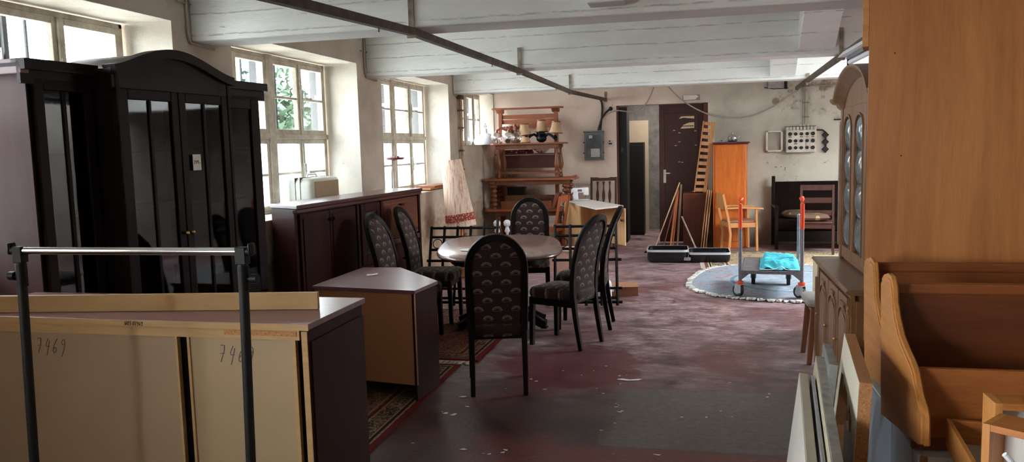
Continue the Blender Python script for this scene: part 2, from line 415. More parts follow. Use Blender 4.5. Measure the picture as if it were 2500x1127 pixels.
def rug_mat(name, hx, hy, ground, field, motif, band=.3, blue=None):
    t = NT(name); v = t.coord('Object'); P = t.xyz(v)
    ex = t.m_('SUBTRACT', hx, t.m_('ABSOLUTE', P[0])); ey = t.m_('SUBTRACT', hy, t.m_('ABSOLUTE', P[1])); e = t.m_('MINIMUM', ex, ey)
    n = t.noise(v, 26, 3, .6, 1.5); w = t.voro(v, 9); n2 = t.noise(v, 160, 2)
    mot = t.m_('MULTIPLY', t.step(t.m_('ABSOLUTE', t.m_('SUBTRACT', n, .5)), .05, .03), 1.0)
    ringm = t.step(t.m_('ABSOLUTE', t.m_('SUBTRACT', w, .33)), .05, .03)
    c = t.mix(mot, field, motif); c = t.mix(t.m_('MULTIPLY', ringm, .6), c, ground)
    bn = t.step(e, band+.002, band)
    cb = t.mix(t.m_('MAXIMUM', mot, ringm), S(50,40,34), motif)
    c = t.mix(bn, c, cb)
    for p, wd, cc in ((band, .008, motif), (band-.03, .012, ground), (band-.05, .006, motif), (.085, .006, motif), (.07, .01, S(40,30,30)), (.05, .005, motif)):
        c = t.mix(t.step(t.m_('ABSOLUTE', t.m_('SUBTRACT', e, p)), wd+.001, wd-.001), c, cc)
    c = t.mix(t.step(e, .042, .04), c, ground)
    c = t.mix(t.m_('MULTIPLY', t.step(n2, .4, .7), .25), c, (.02,.015,.015,1))
    t.set(c, .95, 0, .1); t.bump(n2, .4, .004); return t.m
# ------------------------------------------------------------------ the setting
XW, XF, YB, ZC, ZB = -3.4, -3.765, 13.4, 3.0, 2.43
XR, YF = 5.6, -6.9
def struct(o): o['kind'] = 'structure'; return o
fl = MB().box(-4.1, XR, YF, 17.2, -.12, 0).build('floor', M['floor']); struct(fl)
LX0, LX1, LY0, LY1 = 3.0, 5.4, 8.4, 10.95     # unseen ceiling opening, added to brighten the back of the room
ce = MB().box(-4.1, LX0, YF, 17.2, ZC, ZC+.2).box(LX1, XR, YF, 17.2, ZC, ZC+.2).box(LX0, LX1, YF, LY0, ZC, ZC+.2).box(LX0, LX1, LY1, 17.2, ZC, ZC+.2).build('ceiling', M['beam']); struct(ce)
# window wall: openings (y0, y1, sill)
OPEN = [(-3.9, -.9, 1.1), (.35, 1.15, 1.1), (2.42, 4.78, 1.1), (5.462, 7.754, 1.1), (8.379, 10.85, 1.1), (11.35, YB-.02, 1.69)]
b = MB(); y = YF; e = YF
for y0, y1, sz in OPEN:
    b.box(-3.84, XW, y, y0, 0, ZC); b.box(-3.84, XW, y0, y1, 0, sz); b.box(-3.84, XW, y0, y1, 2.55, ZC); y = y1
    # the outer half of the wall opens wider, so the shutters fold back clear of the panes
    b.box(-4.12, -3.84, e, y0-.03, 0, ZC); e = min(y1+.42, 16.9); b.box(-4.12, -3.84, y0-.03, e, 0, sz); b.box(-4.12, -3.84, y0-.03, e, 2.58, ZC)
b.box(-3.84, XW, y, 17.2, 0, ZC); b.box(-4.12, -3.84, e, 17.2, 0, ZC)
struct(b.build('wall_left', M['wall_left']))
# plaster skins lining the window recesses
for k, (y0, y1, sz) in enumerate(OPEN[1:]):
    b = MB(); e = .006
    b.box(XF+.005, XW+.001, y1-e, y1, sz, 2.55); b.box(XF+.005, XW+.001, y0, y0+e, sz, 2.55)
    b.box(XF+.005, XW+.001, y0, y1, 2.55-e, 2.55); b.box(XF+.005, XW+.012, y0, y1, sz, sz+.012)
    struct(b.build('trim_%d' % (k+1), M['reveal'], bev=.002))
# back wall with the doorway
DX0, DX1, DZ = -1.313, .16, 2.285
b = MB()
b.box(XW, DX0, YB, YB+.28, 0, ZC).box(DX1, XR, YB, YB+.28, 0, ZC).box(DX0, DX1, YB, YB+.28, DZ, ZC)
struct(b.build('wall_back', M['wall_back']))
struct(MB().box(XR, XR+.3, YF, 17.2, 0, ZC).build('wall_right', M['wall_plain']))
struct(MB().box(-4.12, XR, YF-.2, YF, 0, ZC).build('wall_front', M['wall_plain']))
# corridor behind the doorway
M['rough'] = plaster('rough_grey_render', S(128,126,124), S(84,82,80), .8, 6, None, bumpy=1.0)
struct(MB().box(-2.6, 1.6, 15.6, 15.8, 0, ZC).build('wall_corridor', M['rough']))
struct(MB().box(-2.7, -2.6, YB+.28, 15.8, 0, ZC).build('wall_corridor_left', M['rough']))
struct(MB().box(1.6, 1.7, YB+.28, 15.8, 0, ZC).build('wall_corridor_right', M['rough']))
# beams across the room, with the haunched girder that joins them on the right
k = 10
for y0, y1 in ((-4.0, -3.68), (-1.0, -.68), (1.99, 2.31), (4.98, 5.30), (7.99, 8.28), (11.1, 11.4)):
    b = MB().box(XW, XR, y0, y1, ZB, ZC)
    struct(b.build('trim_%d' % k, M['beam'], bev=.012)); k += 1
for y0, y1 in ((5.30, 7.99), (8.28, 11.1)):
    prof = [(y0, ZC), (y0, 2.86), (y1-.75, 2.86), (y1-.5, 2.80), (y1-.28, 2.70), (y1-.12, 2.58), (y1, 2.48), (y1, ZC)]
    struct(MB().prism(prof, .914, 1.24, 'x').build('trim_%d' % k, M['beam'], bev=.008)); k += 1
struct(MB().box(-.64, -.417, 4.80, 4.98, 2.48, ZC).build('trim_%d' % k, M['beam'], bev=.01)); k += 1
# ------------------------------------------------------------------ windows
ld = bpy.data.lights.new('corridor_fill_light', 'AREA'); ld.shape = 'DISK'; ld.size = .35; ld.energy = 22; ld.color = (1, .93, .84)  # fill light without a fixture, added to brighten the corridor
lo = bpy.data.objects.new('corridor_fill_light', ld); col.objects.link(lo); lo.location = (-.4, 14.3, 2.9)
def casement(par, y0, y1, z0, z1, mat_g, bar=True, knob=0):
    """one casement: frame, glazing bar and two panes"""
    f = .042; b = MB(); x0, x1 = XF-.035, XF+.012
    b.box(x0, x1, y0, y0+f, z0, z1).box(x0, x1, y1-f, y1, z0, z1).box(x0, x1, y0+f, y1-f, z0, z0+f).box(x0, x1, y0+f, y1-f, z1-f, z1)
    zm = (z0+z1)/2
    if bar: b.box(x0+.008, x1-.004, y0+f, y1-f, zm-.011, zm+.011)
    c = b.build('casement', M['win'], par, bev=.004)
    for a, d in (((z0+f), zm-.011), (zm+.011, z1-f)):
        MB().box(XF-.016, XF-.012, y0+f, y1-f, a, d).build('pane', mat_g, c)
    return c
def window(name, y0, y1, sz, rows):
    global XF
    XF = -3.765 if rows == 2 else -3.60
    w = struct_thing(name)
    ym = (y0+y1)/2; mw = .05; b = MB(); x0, x1 = XF-.07, XF+.006
    top = 2.535
    b.box(x0, x1, y0, y0+.035, sz, top).box(x0, x1, y1-.035, y1, sz, top).box(x0, x1, y0, y1, top-.035, top).box(x0, x1, y0, y1, sz, sz+.03)
    b.box(x0-.01, x1+.022, ym-mw, ym+mw, sz, top)
    if rows == 2: b.box(x0, x1+.018, y0, y1, 1.78, 1.83)
    b.build('window_frame', M['win'], w, bev=.006)
    rr = [(1.83, 2.50)] + ([(sz+.03, 1.78)] if rows == 2 else [])
    if rows == 1: rr = [(sz+.03, 2.50)]
    for ri, (z0, z1) in enumerate(rr):
        for a, c in ((y0+.035, ym-mw), (ym+mw, y1-.035)):
            h = (a+c)/2
            casement(w, a, h-.008, z0, z1, M['glass'] if ri == 0 else M['frost'])
            casement(w, h+.008, c, z0, z1, M['glass'] if ri == 0 else M['frost'])
            MB().box(XF+.012, XF+.03, h-.017, h+.017, z0, z1).build('astragal', M['win'], w, bev=.005)
            zh = (z0+z1)/2
            hb = MB().box(XF+.03, XF+.042, h-.016, h+.016, zh-.09, zh+.09, bev=.003)
            hb.cyl((XF+.04, h, zh+.0), (XF+.075, h, zh+.0), .009, n=8).box(XF+.066, XF+.082, h-.012, h+.11, zh-.012, zh+.012)
            hb.build('window_handle', plain('white_worn_handle', S(190,184,172), .5), w)
    return w
window('window_1', 2.45, 4.75, 1.11, 2); window('window_2', 5.49, 7.73, 1.11, 2)
window('window_3', 8.41, 10.82, 1.11, 2); window('window_4', 11.38, YB-.19, 1.70, 1); XF = -3.765

# iron bars and open shutters outside the windows
M['bar'] = plain('blue_grey_iron_bars', S(30,34,40), .6, 0, .15)
M['shutter'] = plain('pale_grey_shutter_paint', S(50,52,54), .7, 0, .06, 5)
nm = ['leftmost window', 'window behind the dark sideboard', 'window behind the tall lampshade', 'small corner window']
for i, (y0, y1, sz) in enumerate(OPEN[2:]):
    ym = (y0+y1)/2
    g = thing('window_grille', 'row of upright iron bars outside the %s' % nm[i], 'window bars', (-4.16, ym, 0))
    for dy in (-.86, -.68, -.5, -.32, -.14, .04, .22, .40, .58, .76):
        if abs(dy) < (y1-y0)/2-.05: MB().cyl((0, dy, sz-.02), (0, dy, 2.62), .012, n=8).build('bar', M['bar'], g)
    for which, yy in (('far', y1+.36), ('middle', ym+.30)):
        s = thing('shutter', 'pale grey shutter folded back on the %s side outside the %s' % (which, nm[i]), 'shutter', (-3.85, yy, 0))
        MB().box(-.265, -.005, -.016, .016, sz+.04, 2.52).box(-.235, -.03, -.026, .026, sz+.12, 1.75).box(-.235, -.03, -.026, .026, 1.85, 2.44).build('panel', M['shutter'], s, bev=.004)
        MB().box(-.2, -.01, -.042, -.026, 2.22, 2.262).cyl((-.008, -.034, 2.20), (-.008, -.034, 2.29), .007, n=8).build('strap_hinge', M['steel'], s)

# outdoors: yard, hedge, bare twigs, far wall
struct(MB().box(-40, -4.12, -20, 40, -.5, -.4).build('ground', plain('yard_gravel', S(190,186,178), .9, 0, .1, 2)))
def leaf_mat():
    t = NT('green_leaves'); v = t.coord('Object'); n = t.noise(v, 5, 4)
    t.set(t.ramp(n, [(.35, S(14,34,18)), (.65, S(30,62,32))]), .6); return t.m
M['leaf'] = leaf_mat()
def bush(name, c, r, n, label):
    rg = random.Random(n); b = MB()
    for i in range(n):
        while True:
            p = Vector((rg.uniform(-1,1), rg.uniform(-1,1), rg.uniform(-1,1)))
            if .3 < p.length < 1: break
        q = Vector((c[0]+p.x*r[0], c[1]+p.y*r[1], c[2]+p.z*r[2]*(1+.15*math.sin(p.x*9+p.y*7))))
        a = Vector((rg.uniform(-1,1), rg.uniform(-1,1), rg.uniform(-.5,1))).normalized(); s_ = a.orthogonal().normalized()
        L = rg.uniform(.07,.14); W = L*.35
        b.quad(q-a*L, q+s_*W, q+a*L, q-s_*W)
    o = b.build(name, M['leaf']); tag(o, label, 'bush'); return o
bush('hedge', (-7.2, 12.9, 1.2), (.9, 2.4, 1.8), 7000, 'green leafy hedge growing outside the window behind the dark sideboard')
def twigs(name, base, n, label, h):
    rg = random.Random(n*3); b = MB()
    for i in range(n):
        p = Vector(base)+Vector((rg.uniform(-.3,.3), rg.uniform(-.9,.9), 0)); pts = [p.copy()]
        d = Vector((rg.uniform(-.15,.15), rg.uniform(-.25,.25), 1))
        for k in range(6):
            p = p + d*(h/6); d += Vector((rg.uniform(-.2,.2), rg.uniform(-.25,.25), 0)); pts.append(p.copy())
            for q in range(2):
                e = p+Vector((rg.uniform(-.2,.2), rg.uniform(-.25,.25), rg.uniform(.02,.2))); b.tube([p, (p+e)/2+Vector((0,0,.02)), e], .007, 5)
        b.tube(pts, lambda t: .022*(1-t*.8), 6)
    o = b.build(name, plain(name+'_bark', S(120,112,104), .9)); tag(o, label, 'tree')
twigs('bare_tree', (-8.0, 22.0, -.4), 9, 'bare thin tree outside the window behind the tall lampshade', 3.6)
twigs('climbing_plant', (-5.1, 4.6, -.4), 3, 'thin twigs growing in front of the leftmost window', 2.85)

# ------------------------------------------------------------------ daylight
w = bpy.data.worlds.new('overcast_sky'); scene.world = w; w.use_nodes = True
bg = w.node_tree.nodes['Background']; bg.inputs[0].default_value = (.92, .97, 1.0, 1); bg.inputs[1].default_value = SKY = 14.0
for y0, y1, sz in OPEN:
    ld = bpy.data.lights.new('sky_portal', 'AREA'); ld.shape = 'RECTANGLE'; ld.size = y1-y0; ld.size_y = 2.55-sz
    ld.cycles.is_portal = True
    lo = bpy.data.objects.new('sky_portal', ld); col.objects.link(lo)
    lo.matrix_world = Matrix.Translation((-4.13, (y0+y1)/2, (sz+2.55)/2)) @ Matrix(((0,0,-1),(1,0,0),(0,-1,0))).to_4x4()
ld = bpy.data.lights.new('sky_portal', 'AREA'); ld.shape = 'RECTANGLE'; ld.size = LX1-LX0; ld.size_y = LY1-LY0; ld.cycles.is_portal = True
lo = bpy.data.objects.new('sky_portal', ld); col.objects.link(lo); lo.location = ((LX0+LX1)/2, (LY0+LY1)/2, ZC+.21)
scene.view_settings.view_transform = 'Standard'; scene.view_settings.look = 'None'
scene.view_settings.gamma = 1.0; scene.view_settings.use_curve_mapping = False
scene.view_settings.exposure = 1.3
cy = scene.cycles; cy.use_denoising = True; cy.max_bounces = 12; cy.diffuse_bounces = 6; cy.transparent_max_bounces = 24; cy.glossy_bounces = 5
try:
    cy.caustics_reflective = False; cy.caustics_refractive = False; cy.sample_clamp_indirect = 8.0
except Exception: pass
# ------------------------------------------------------------------ dark glazed wall unit on the left
def door_glazed(par, x0, x1, z0, z1, y, cols, rail=.055, name='door'):
    """glazed door in a front facing local -y at depth y"""
    b = MB(); t = .022
    b.box(x0, x0+rail, y, y+t, z0, z1).box(x1-rail, x1, y, y+t, z0, z1).box(x0+rail, x1-rail, y, y+t, z0, z0+rail).box(x0+rail, x1-rail, y, y+t, z1-rail, z1)
    for i in range(1, cols):
        xm = x0+rail+(x1-x0-2*rail)*i/cols; b.box(xm-.012, xm+.012, y+.004, y+t, z0+rail, z1-rail)
    d = b.build(name, M['dark_wood'], par, bev=.005)
    MB().box(x0+rail-.004, x1-rail+.004, y+.012, y+.016, z0+rail-.004, z1-rail+.004).build('glass_pane', M['cab_glass'], d)
    return d
def knob(par, p, m, r=.014, d=(0,-1,0)):
    p = Vector(p); d = Vector(d)
    return MB().cyl(p, p+d*.012, r*.5).sphere(p+d*.02, r, 12).build('knob', m, par, smooth=True)
U = thing('display_cabinet', 'tall dark three-section display cabinet with arched top and glazed doors by the windows', 'cabinet', (-2.853, 3.20, 0), R_(85.6))
# local: x along the front (away from the camera), -y out into the room
secs = [(-.075, .305, .135, 2.085), (.305, 1.185, 0, 2.085), (1.185, 1.66, .105, 2.085)]
b = MB()
for x0, x1, yy, zt in secs:
    yb = .48
    b.box(x0, x0+.02, yy+.022, yb, .08, zt).box(x1-.02, x1, yy+.022, yb, .08, zt).box(x0+.02, x1-.02, yb-.012, yb, .08, zt)
    b.box(x0+.02, x1-.02, yy+.03, yb-.012, zt-.02, zt).box(x0+.02, x1-.02, yy+.03, yb-.012, .08, .1).box(x0+.02, x1-.02, yy+.03, yb-.012, .70, .72)
    b.box(x0+.01, x1-.01, yy+.05, yb, 0, .08)
b.build('carcass', M['dark_wood'], U, bev=.003)
for x0, x1, yy, zt in secs:
    for z in (1.05, 1.36, 1.68): MB().box(x0+.022, x1-.022, yy+.06, .466, z, z+.018).build('shelf', M['dark_wood_y'], U)
MB().box(-.075-.004, -.075, .157, .5, .08, 2.06).build('side_panel', wood('mauve_mahogany_side', S(62,40,40), S(80,56,56), 'z', .5, scale=.5, spec=.12, contrast=.6), U)
# near section, one door and a solid door below
door_glazed(U, -.055, .285, .74, 2.03, .135, 2); MB().box(-.055, .285, .135, .157, .1, .72).box(-.0, .23, .129, .137, .16, .66).build('lower_door', M['dark_wood'], U, bev=.004)
dl = door_glazed(U, .32, .742, .74, 2.00, 0, 2); dr = door_glazed(U, .748, 1.17, .74, 2.00, 0, 2)
knob(dl, (.722, 0, 1.222), M['brass'], .013); knob(dr, (.768, 0, 1.222), M['brass'], .013)
for x0, x1 in ((.32, .742), (.748, 1.17)):
    d = MB().box(x0, x1, 0, .022, .1, .72).box(x0+.06, x1-.06, -.007, .002, .16, .66).build('lower_door', M['dark_wood'], U, bev=.004)
door_glazed(U, 1.21, 1.64, .74, 2.03, .105, 1, .09); MB().box(1.21, 1.64, .105, .127, .1, .72).build('lower_door', M['dark_wood'], U, bev=.004)
MB().box(.295, .322, -.006, .03, .08, 2.085).box(1.168, 1.195, -.006, .03, .08, 2.085).build('pilaster', M['dark_wood'], U, bev=.006)
# arched crown with an overhanging cornice
def crown(x0, x1, yy, fn, nm):
    n = 28; b = MB(); xs = [x0+(x1-x0)*i/n for i in range(n+1)]
    b.prism([(x, 2.0) for x in (x0, x1)] + [(x, fn(x)) for x in xs[::-1]], yy, yy+.02, 'y')
    b.build(nm+'_board', M['dark_wood_y'], U)
    sec = [(-.03, -.035), (.0, -.035), (.012, -.02), (.028, -.012), (.05, 0), (.05, .014), (-.03, .014)]
    bb = MB(); bb.sweep([(x, yy, fn(x)) for x in xs], [(-(a), c) for a, c in sec], up=(0, 0, 1))
    # roof behind the moulding
    pts = [(x, fn(x)-.004) for x in xs]; bb.prism(pts + [(x, z-.018) for x, z in pts[::-1]], yy+.02, .485, 'y')
    bb.build('cornice', M['dark_wood_y'], U)
def archf(x):
    t = min(1, max(0, (x-.275)/.94)); s = max(0.0, math.sin(PI*t**.92))
    return 2.098 + .112*(s**1.5)
crown(-.12, .305, .135, lambda x: 2.098, 'frieze'); crown(.275, 1.215, 0, archf, 'arch'); crown(1.185, 1.705, .105, lambda x: 2.098, 'frieze')
MB().box(-.12, -.076, .13, .5, 2.045, 2.112).build('cornice_return', wood('worn_mauve_edge', S(112,84,84), S(130,102,100), 'y', .5), U, bev=.004)
# things inside the unit
tg = thing('price_tag', 'small white price tag 399 stuck on the dark display cabinet door', 'price tag', (0,0,0))
tg.matrix_world = U.matrix_basis @ Matrix.Translation((.86, -.004, 1.612)) if False else Matrix.Identity(4)
UM = Matrix.Translation((-2.853, 3.20, 0)) @ Matrix.Rotation(R_(85.6), 4, 'Z')
def text_mesh(name, body, size, mat, par, M4, depth=.0006):
    cu = bpy.data.curves.new(name, 'FONT'); cu.body = body; cu.size = size; cu.align_x = 'CENTER'; cu.align_y = 'CENTER'; cu.extrude = depth
    o = bpy.data.objects.new(name, cu); col.objects.link(o)
    dg = bpy.context.evaluated_depsgraph_get(); me = bpy.data.meshes.new_from_object(o.evaluated_get(dg))
    bpy.data.objects.remove(o); bpy.data.curves.remove(cu)
    me.name = name; me.transform(M4); me.materials.clear(); me.materials.append(mat)
    o = bpy.data.objects.new(name, me); col.objects.link(o)
    if par: o.parent = par
    return o
RX90 = Matrix.Rotation(R_(90), 4, 'X')
tg.matrix_world = UM @ Matrix.Translation((.86, -.0035, 1.612))
MB().box(-.034, .034, -.001, .001, -.045, .045).build('card', M['paper'], tg)
text_mesh('price_text', '399,-', .03, M['ink'], tg, Matrix.Translation((0, -.0015, 0)) @ RX90)

# ------------------------------------------------------------------ mahogany highboard under the windows
HB = thing('highboard', 'long reddish-brown highboard with slanted end under the window, behind the dining chairs', 'sideboard', (-3.01, 5.6, 0), R_(86.2))
L, D, ZT = 2.40, .36, 1.25
poly = [(0,0), (L,0), (L,D), (.2,D)]
MB().prism([(-.02,-.02), (L+.015,-.02), (L+.015,D), (.19,D)], ZT-.035, ZT, 'z').build('top', M['mahogany_x'], HB, bev=.008)
MB().prism([(.0,.02), (L-.01,.02), (L-.01,D-.004), (.205,D-.004)], .09, ZT-.035, 'z').prism([(.03,.05), (L-.04,.05), (L-.04,D-.02), (.22,D-.02)], 0, .09, 'z').build('carcass', M['mahogany'], HB, bev=.004)
MB().box(-.01, L, -.012, .03, ZT-.065, ZT-.035).build('cornice', M['mahogany_x'], HB, bev=.006)
def hbdoor(x0, x1, z0, z1, mat, raised=True):
    d = MB().box(x0, x1, .0, .02, z0, z1).box(x0+.035, x1-.035, -.008, .002, z0+.035, z1-.035).build('door', mat, HB, bev=.005); return d
M['door_gloss'] = wood('glossy_mahogany_door', S(84,44,38), S(112,62,52), 'z', .22, scale=.5, coat=.5, contrast=.7)
for x0, x1 in ((.05, .50), (.505, .955)):
    d = hbdoor(x0, x1, .12, 1.175, M['mahogany']); knob(d, (.475 if x0 < .3 else .53, -.004, 1.10), M['black_wood'], .016)
fr = MB().box(1.05, 1.12, -.004, .02, .62, 1.175).box(1.37, 1.43, -.004, .02, .62, 1.175).box(1.12, 1.37, -.004, .02, .62, .69).box(1.12, 1.37, -.004, .02, 1.10, 1.175).build('glazed_door', M['mahogany'], HB, bev=.006)
MB().box(1.115, 1.375, .004, .012, .685, 1.105).build('mirror_pane', plain('mirror_glass', S(150,150,146), .06, .9, .02), fr)
MB().box(1.05, 1.43, -.004, .02, .12, .60).build('door', M['mahogany'], HB, bev=.005)
d = hbdoor(1.50, 2.31, .80, 1.175, M['door_gloss']); MB().box(1.86, 1.93, -.03, -.006, 1.105, 1.125).build('handle', M['black_wood'], d, bev=.004)
for z0, z1 in ((.12, .42), (.43, .72)):
    d = MB().box(1.50, 2.31, .0, .02, z0, z1).build('drawer_front', M['mahogany'], HB, bev=.005); knob(d, (1.9, 0, (z0+z1)/2), M['black_wood'], .014)
MB().box(1.48, 2.33, -.006, .02, .735, .785).build('rail', M['mahogany_x'], HB, bev=.004)
for x in (.985, 1.465, 2.345): MB().box(x-.022, x+.022, -.01, .025, .09, ZT-.065).build('pilaster', M['mahogany'], HB, bev=.006)

# ------------------------------------------------------------------ sideboard seen from its raw back
SB = thing('sideboard', 'reddish-brown sideboard with its raw beige hardboard back towards us, behind the clothes rack', 'sideboard', (-2.15, 2.55, 0))
W, ZT, D = 1.62, 1.045, .50
xr = .79; xl = xr-W
MB().box(xl, xr+.012, 0, D, ZT-.022, ZT).build('top', wood('mauve_mahogany_top', S(96,62,64), S(128,92,94), 'x', .33, scale=.6, coat=.15), SB, bev=.002)
MB().box(xl, xr+.012, -.003, 0.001, ZT-.024, ZT-.002).build('raw_edge', M['plank'], SB)
MB().box(xr-.022, xr, .012, D-.01, 0, ZT-.024).box(xl, xl+.02, .012, D-.01, 0, ZT-.024).box(xl, xr, .09, D-.02, .06, .08).build('side_panel', M['mahogany'], SB, bev=.002)
MB().box(xr-.022, xr, .008, .012, 0, ZT-.03).build('raw_edge', M['plank'], SB)
MB().box(xl, xr-.03, .008, .022, ZT-.062, ZT-.024).build('top_rail', M['plank'], SB)
MB().box(xr-.33, xr-.04, .006, .009, ZT-.048, ZT-.03).build('torn_edge', M['chip'], SB)
MB().box(xl+.02, .25, .016, .022, .06, ZT-.062).build('back_panel', M['hardboard'], SB)
MB().box(.31, xr-.055, .016, .022, .06, ZT-.058).build('back_panel', plain('pale_hardboard', S(156,134,102), .6, var=.03, scale=3), SB)
MB().box(.25, .259, .01, .03, .06, ZT-.06).build('batten', M['plank'], SB); MB().box(.300, .310, .01, .03, .06, ZT-.058).build('batten', M['plank'], SB)
MB().box(xr-.062, xr-.048, .01, .03, .06, ZT-.058).build('batten', M['plank'], SB)
MB().box(xl+.02, xr-.022, .05, .07, .06, ZT-.024).build('inner_board', M['black'], SB)
MB().box(xr, xr+.006, .03, D-.012, .0, ZT-.07).build('end_veneer', M['mahogany'], SB)
STROKES = {'7': [[(0,1),(.55,1.02),(.2,0)],[(.05,.5),(.5,.52)]], '4': [[(.32,1),(.02,.42),(.55,.46)],[(.52,.85),(.34,-.15)]],
  '6': [[(.5,1.0),(.2,.7),(.05,.3),(.15,.02),(.4,.05),(.48,.3),(.3,.45),(.1,.3)]], '9': [[(.5,.8),(.3,1.0),(.08,.85),(.12,.6),(.38,.58),(.52,.85),(.48,.4),(.25,-.2)]],
  '1': [[(0,.7),(.2,1),(.1,0)]], '2': [[(.02,.8),(.25,1),(.42,.8),(.05,.02),(.5,.06)]], '5': [[(.5,1),(.15,1),(.1,.58),(.4,.55),(.42,.15),(.05,0)]], 'I': [[(.1,1),(.04,0)]], ' ': []}
def scribble(name, text, x, y, z, h, mat, par, r=.0016, slant=.18):
    b = MB(); cx = x
    for ch in text:
        for st in STROKES[ch]:
            pts = [(cx+(a*.62+c*slant)*h, y, z+c*h) for a, c in st]
            if len(pts) > 2:      # a little smoothing
                q = [pts[0]]
                for p0, p1 in zip(pts, pts[1:]): q += [tuple(p0[i]*.65+p1[i]*.35 for i in range(3)), tuple(p0[i]*.3+p1[i]*.7 for i in range(3))]
                pts = q + [pts[-1]]
            b.tube(pts, r, 5)
        cx += h*(.62 if ch not in '1I ' else .36)
    return b.build(name, mat, par)
scribble('pencil_number', '7469', -.375, .0155, .90, .058, M['pencil'], SB)
scribble('pencil_number', '7469', .426, .0155, .892, .062, M['pencil_blue'], SB)
scribble('pencil_number', '1625 II7469', .048, -.0035, ZT-.02, .014, M['ink'], SB, .0012)
# loose board lying on edge across it
A0 = Vector((-2.94, 2.575, 1.046)); A1 = Vector((-1.435, 2.80, 1.046)); d = (A1-A0); ang = math.atan2(d.y, d.x)
pl = MB().box(0, d.length, 0, .022, 0, .066).build('loose_board', M['plank'], None, bev=.001); pl.location = A0; pl.rotation_euler = (0, 0, ang)
tag(pl, 'raw beige board lying on edge across the sideboard top', 'board')

# ------------------------------------------------------------------ clothes rack in front
CR = thing('clothes_rack', 'black metal clothes rack with chrome rail in front of the raw sideboard back', 'clothes rack', (-1.79, 2.2, 0))
xa, xb, zt = -.407, .417, 1.352
MB().cyl((xa-.012, 0, zt), (xb+.012, 0, zt), .0125).build('rail', M['chrome'], CR, smooth=True)
for x, sg, xf in ((xa, -1, xa-.035), (xb, 1, xb-.03)):
    MB().cyl((xf, 0, .05), (x, 0, zt-.035), .0155).build('post', M['black_metal'], CR, smooth=True)
    MB().box(x-.018, x+.018, -.016, .016, zt-.04, zt+.014).cyl((x, 0, zt), (x+sg*.035, 0, zt), .0145).box(x+sg*.032-.006, x+sg*.032+.006, -.016, .016, zt-.012, zt+.026, bev=.004).build('corner_cap', M['black_plastic'], CR, bev=.003)
    k = MB().cyl((x, 0, zt-.085), (x+sg*.028, 0, zt-.085), .007); k.cyl((x+sg*.026, 0, zt-.085), (x+sg*.048, 0, zt-.085), .015); k.build('knob', M['black_plastic'], CR, smooth=True)
    MB().cyl((x, 0, zt-.12), (x, 0, zt-.045), .0175).build('clamp', M['black_plastic'], CR, smooth=True)
    MB().cyl((xf, -.2, .05), (xf, .2, .05), .0155).build('foot_bar', M['black_metal'], CR, smooth=True)
    for yy in (-.19, .19): MB().cyl((xf-.012, yy, .025), (xf+.012, yy, .025), .025).cyl((xf, yy, .03), (xf, yy, .06), .008).build('caster', M['black_plastic'], CR, smooth=True)
MB().cyl((xa-.033, 0, .13), (xb-.03, 0, .13), .012).build('lower_bar', M['black_metal'], CR, smooth=True)

# ------------------------------------------------------------------ corner cabinet
CC = thing('corner_cabinet', 'low five-sided corner cabinet with mauve top and raw back beside the dining chairs', 'cabinet', (0, 0, 0))
P5 = [(-2.57, 4.945), (-1.785, 4.82), (-1.755, 5.205), (-2.25, 5.79), (-2.56, 5.78)]
cx = sum(p[0] for p in P5)/5; cyy = sum(p[1] for p in P5)/5
def shr(k): return [(cx+(x-cx)*k-cx, cyy+(y-cyy)*k-cyy) for x, y in P5]
CC.location = (cx, cyy, .0095); CC.scale.z = .987
MB().prism(shr(1.0), .722, .746, 'z').build('top', wood('mauve_cabinet_top', S(104,72,76), S(140,108,112), 'x', .34, scale=.6, coat=.2), CC, bev=.002)
q = shr(.975)
def wallseg(b, p, r, z0, z1, t=.018):
    p = Vector((*p, 0)); r = Vector((*r, 0)); d = (r-p).normalized(); n = Vector((-d.y, d.x, 0))
    if n.dot(Vector((0,0,0))-p) < 0: n = -n
    b.prism([tuple(v[:2]) for v in (p, r, r+n*t, p+n*t)], z0, z1, 'z')
b = MB(); wallseg(b, q[0], q[1], .105, .722); b.build('raw_back', plain('brown_hardboard', S(180,124,84), .6, var=.04, scale=2), CC)
for i, j in ((1, 2), (4, 0)): b = MB(); wallseg(b, q[i], q[j], 0, .722); b.build('side_panel', M['mahogany'], CC, bev=.002)
b = MB(); wallseg(b, q[2], q[3], .08, .722); b.build('front_door', M['mahogany'], CC, bev=.002); b = MB(); wallseg(b, q[3], q[4], 0, .722); b.build('side_panel', M['mahogany'], CC, bev=.002)
MB().prism(shr(.95), .08, .1, 'z').build('base_board', M['black_wood'], CC)
sl = thing('paper_slip', 'small white paper slip on the mauve corner cabinet top', 'paper', (-2.33, 5.42, .7465), .3)
MB().grid(lambda u, v: (-.04+.08*u, -.03+.06*v, .001+.006*u*u), 6, 3).build('sheet', M['paper'], sl)
